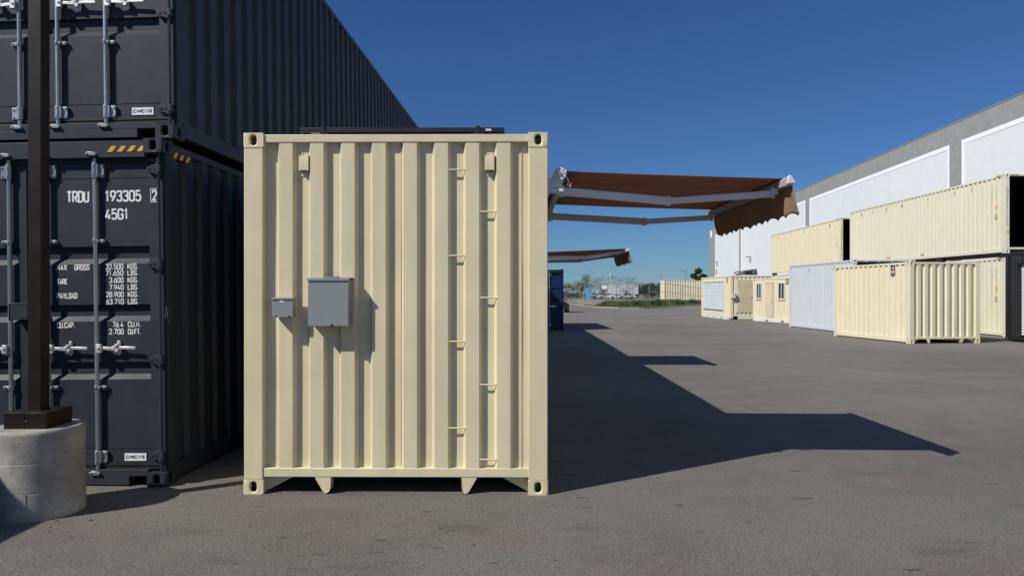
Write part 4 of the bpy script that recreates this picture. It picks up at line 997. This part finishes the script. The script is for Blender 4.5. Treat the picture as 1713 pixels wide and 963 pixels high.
bp = thing('blue_panel', 'light blue upright panel standing at the left end of the fence', 'panel', (9.72, 93.4, 0))
MB().box(0, 0.78, 0, 0.05, 0.42, 2.22).build('sheet', 'toilet_blue', bp)
for x in (0.03, 0.71): MB().box(x, x + 0.04, 0.05, 0.09, 0.0, 2.2).build('upright', 'fence_metal', bp)
MB().tube([(0.3, -0.012, 1.35), (0.3, 0.0, 1.35)], 0.05, 12).build('disc_mark', 'sticker_white', bp)
def sign(label, x, y, z, w, h, mat='sticker_white'):
    s = thing('sign', label, 'sign', (x, y, 0), 0, 0, 'signs on the far fence')
    MB().box(-w / 2, w / 2, -0.02, 0.0, z, z + h).build('board', mat, s); MB().tube([(0, 0.03, 0), (0, 0.03, z + h)], 0.03, 6).build('post', 'fence_metal', s)
sign('larger blank white sign board on the far fence', 11.75, 90.4, 2.05, 0.62, 0.42)
sign('small white notice to the right of the pale pink one', 11.1, 92.4, 1.52, 0.16, 0.32)
sign('small pale pink notice beside the white one', 10.83, 92.6, 1.52, 0.16, 0.32, 'kerb_concrete')
dl = thing('delineator_post', 'slim orange delineator post in front of the light blue panel', 'delineator', (9.95, 92.6, 0))
MB().tube([(0, 0, 0.05), (0, 0, 1.0), (0, 0, 1.06)], [0.055, 0.05, 0.02], 10).build('tube', 'orange_plastic', dl)
MB().box(-0.2, 0.2, -0.2, 0.2, 0, 0.05).build('foot', 'rubber', dl)
cn = thing('traffic_cone', 'orange traffic cone with white band by the delineator post', 'traffic cone', (10.28, 92.4, 0))
MB().tube([(0, 0, 0.04), (0, 0, 0.20)], [0.15, 0.11], 14).tube([(0, 0, 0.34), (0, 0, 0.52)], [0.075, 0.03], 14).build('cone', 'orange_plastic', cn)
MB().tube([(0, 0, 0.20), (0, 0, 0.34)], [0.11, 0.075], 14, False).build('white_band', 'sticker_white', cn); MB().box(-0.19, 0.19, -0.19, 0.19, 0, 0.04).build('foot', 'orange_plastic', cn)
bd = thing('barricade', 'low dark A-frame barricade lying left of the blue panel', 'barricade', (7.6, 94, 0))
MB().bar((0, 0, 0), (0.25, 0, 1.2), 0.05, 0.05).bar((0.5, 0, 0), (0.25, 0, 1.2), 0.05, 0.05).build('legs', 'fence_metal', bd)
MB().bar((0.1, 0, 0.35), (1.6, 0.2, 0.1), 0.05, 0.12).build('crossbar', 'fence_metal', bd)
def lamp_post(label, x, y, h, mat, arm):
    l = thing('street_lamp', label, 'street lamp', (x, y, gz(x, y)), 0, 0, 'lamp posts on the skyline')
    MB().tube([(0, 0, 0), (0, 0, h)], [0.09 if arm else 0.06, 0.06 if arm else 0.045], 10).build('pole', mat, l)
    if arm:
        MB().tube([(0, 0, h - 0.15), (-0.12, 0, h), (-0.9, 0, h + 0.05)], 0.06, 8).build('arm', mat, l); MB().box(-1.5, -0.75, -0.15, 0.15, h, h + 0.12).build('lamp_head', mat, l, 0.02)
    else: MB().tube([(0, 0, h - 0.05), (0, 0, h + 0.1), (0, 0, h + 0.2)], [0.1, 0.14, 0.08], 10).build('lamp_head', mat, l)
lamp_post('slim white lamp post in front of the white trailer', 14.4, 104, 3.55, 'white_metal', False)
lamp_post('dark hooked street lamp left of the far cream container', 41.9, 200, 6.3, 'fence_metal', True)
lamp_post('taller dark hooked street lamp rising behind the far cream container', 41.6, 170, 6.8, 'fence_metal', True)
lamp_post('small white lamp post beside the warehouse corner', 35.4, 129, 4.9, 'white_metal', False)
# white box trailer and parked cars past the fence
tl = thing('box_trailer', 'white box trailer parked beyond the fence', 'trailer', (24.8, 182, 0))
MB().box(0, 7.6, 0, 2.5, 1.15, 3.72).build('body', 'white_metal', tl, 0.04); MB().box(7.62, 8.0, 0.1, 2.4, 1.0, 3.6).build('tail_frame', 'black_paint', tl); MB().box(0.3, 7.5, 0.4, 2.1, 0.85, 1.14).build('chassis', 'black_paint', tl)
for x in (5.4, 6.5):
    for y in (0.05, 2.2): MB().tube([(x, y, 0.5), (x, y + 0.28, 0.5)], 0.5, 16).build('wheel', 'rubber', tl)
MB().box(0.8, 0.95, 0.3, 0.45, 0, 0.85).build('landing_leg', 'fence_metal', tl)
def car(label, x, y, mat):
    c = thing('parked_car', label, 'car', (x, y, 0), 0, 0, 'cars parked beyond the fence')
    MB().prism([(0, 0.35), (0, 0.85), (0.9, 0.98), (1.5, 1.42), (3.1, 1.46), (3.9, 1.0), (4.4, 0.92), (4.45, 0.35)], 1, 0, 1.75).build('body', mat, c, 0.06)
    MB().prism([(1.05, 1.0), (1.58, 1.36), (3.05, 1.39), (3.65, 1.02)], 1, -0.006, 1.756).build('glass', 'dark_glass', c)
    for xx in (0.85, 3.55):
        for yy in (-0.02, 1.55): MB().tube([(xx, yy, 0.33), (xx, yy + 0.22, 0.33)], 0.33, 16).build('wheel', 'rubber', c)
car('white parked car left of the lamp post beyond the fence', 22.6, 202, 'white_metal'); car('white parked car under the middle of the trailer', 26.3, 176, 'white_metal')
car('white parked car at the trailer front corner', 20.6, 170, 'white_metal')
# utility cart by the blue container
uc = thing('utility_cart', 'dark utility cart poking out from behind the blue container', 'utility cart', (2.6, 57, 0))
MB().prism([(0, 0.35), (0, 0.75), (0.5, 0.95), (1.55, 0.95), (1.95, 0.70), (2.0, 0.35)], 1, 0, 2.4).build('body', 'black_paint', uc, 0.05)
for x, y in ((0.1, 0.3), (1.75, 0.3), (0.1, 2.0), (1.75, 2.0)): MB().tube([(x, y, 0.33), (x + 0.25, y, 0.33)], 0.33, 18).build('wheel', 'rubber', uc)
for x, y in ((0.25, 0.3), (1.75, 0.3), (0.25, 2.1), (1.75, 2.1)): MB().tube([(x, y, 0.9), (x, y, 1.62)], 0.025, 8).build('roof_post', 'fence_metal', uc)
MB().box(0.15, 1.85, 0.15, 2.25, 1.62, 1.68).build('canopy', 'black_paint', uc, 0.02); MB().box(0.35, 1.6, 1.0, 1.5, 0.95, 1.35).build('seat', 'box_grey', uc, 0.04)

# ------------------------------------------------------------------ loose stones on the asphalt
m = MB(); rnd = random.Random(9)
for _ in range(520):
    y = 3.6 + 9 * rnd.random() ** 1.7; x = rnd.uniform(-0.75, 0.75) * y
    if -2.2 < x < 0.4 and y > 5.6: continue
    s = rnd.choice((0.003, 0.003, 0.004, 0.005, 0.006)) * rnd.uniform(0.7, 1.3); a = rnd.uniform(0, 6.28)
    ring = [(x + s * math.cos(a + k * 1.256) * rnd.uniform(0.7, 1.3), y + s * math.sin(a + k * 1.256) * rnd.uniform(0.7, 1.3)) for k in range(5)]
    n = len(m.v); m.v += [(p, q, 0.0) for p, q in ring] + [(x + (p - x) * 0.55, y + (q - y) * 0.55, s * rnd.uniform(0.5, 1.0)) for p, q in ring]
    for k in range(5):
        j = (k + 1) % 5; m.f.append((n + k, n + j, n + 5 + j, n + 5 + k))
    m.f.append(tuple(n + 5 + k for k in range(5)))
d = MB(); rnd = random.Random(12)
for _ in range(150):
    y = 3.7 + 13 * rnd.random() ** 1.5; x = rnd.uniform(-0.75, 0.75) * y
    if _ < 12: x, y = -3.3 + rnd.gauss(0.25, 0.3), 5.0 + rnd.gauss(-0.1, 0.18)
    if -2.3 < x < 0.4 and y > 5.55: continue
    if (x + 3.51) ** 2 + (y - 5.27) ** 2 < 0.11 or (x < -2.8 and y > 5.85): continue
    a = rnd.uniform(0, 6.28); s_ = rnd.uniform(0.006, 0.017); u = Vector((math.cos(a), math.sin(a), 0)) * s_; w = Vector((-math.sin(a), math.cos(a), 0)) * s_ * rnd.uniform(0.3, 0.6); p = Vector((x, y, 0.001)); up = Vector((0, 0, s_ * rnd.uniform(0.2, 0.7)))
    d.poly([p - u, p + w + up, p + u]); d.poly([p - u, p + u, p - w + up * 0.6])
tag(d.build('leaf_litter', 'bark'), 'scattered dark bits of dry leaf on the asphalt', 'litter', kind='stuff')
tag(m.build('loose_grit', 'earth'), 'loose stones and grit scattered over the asphalt', 'grit', kind='stuff')
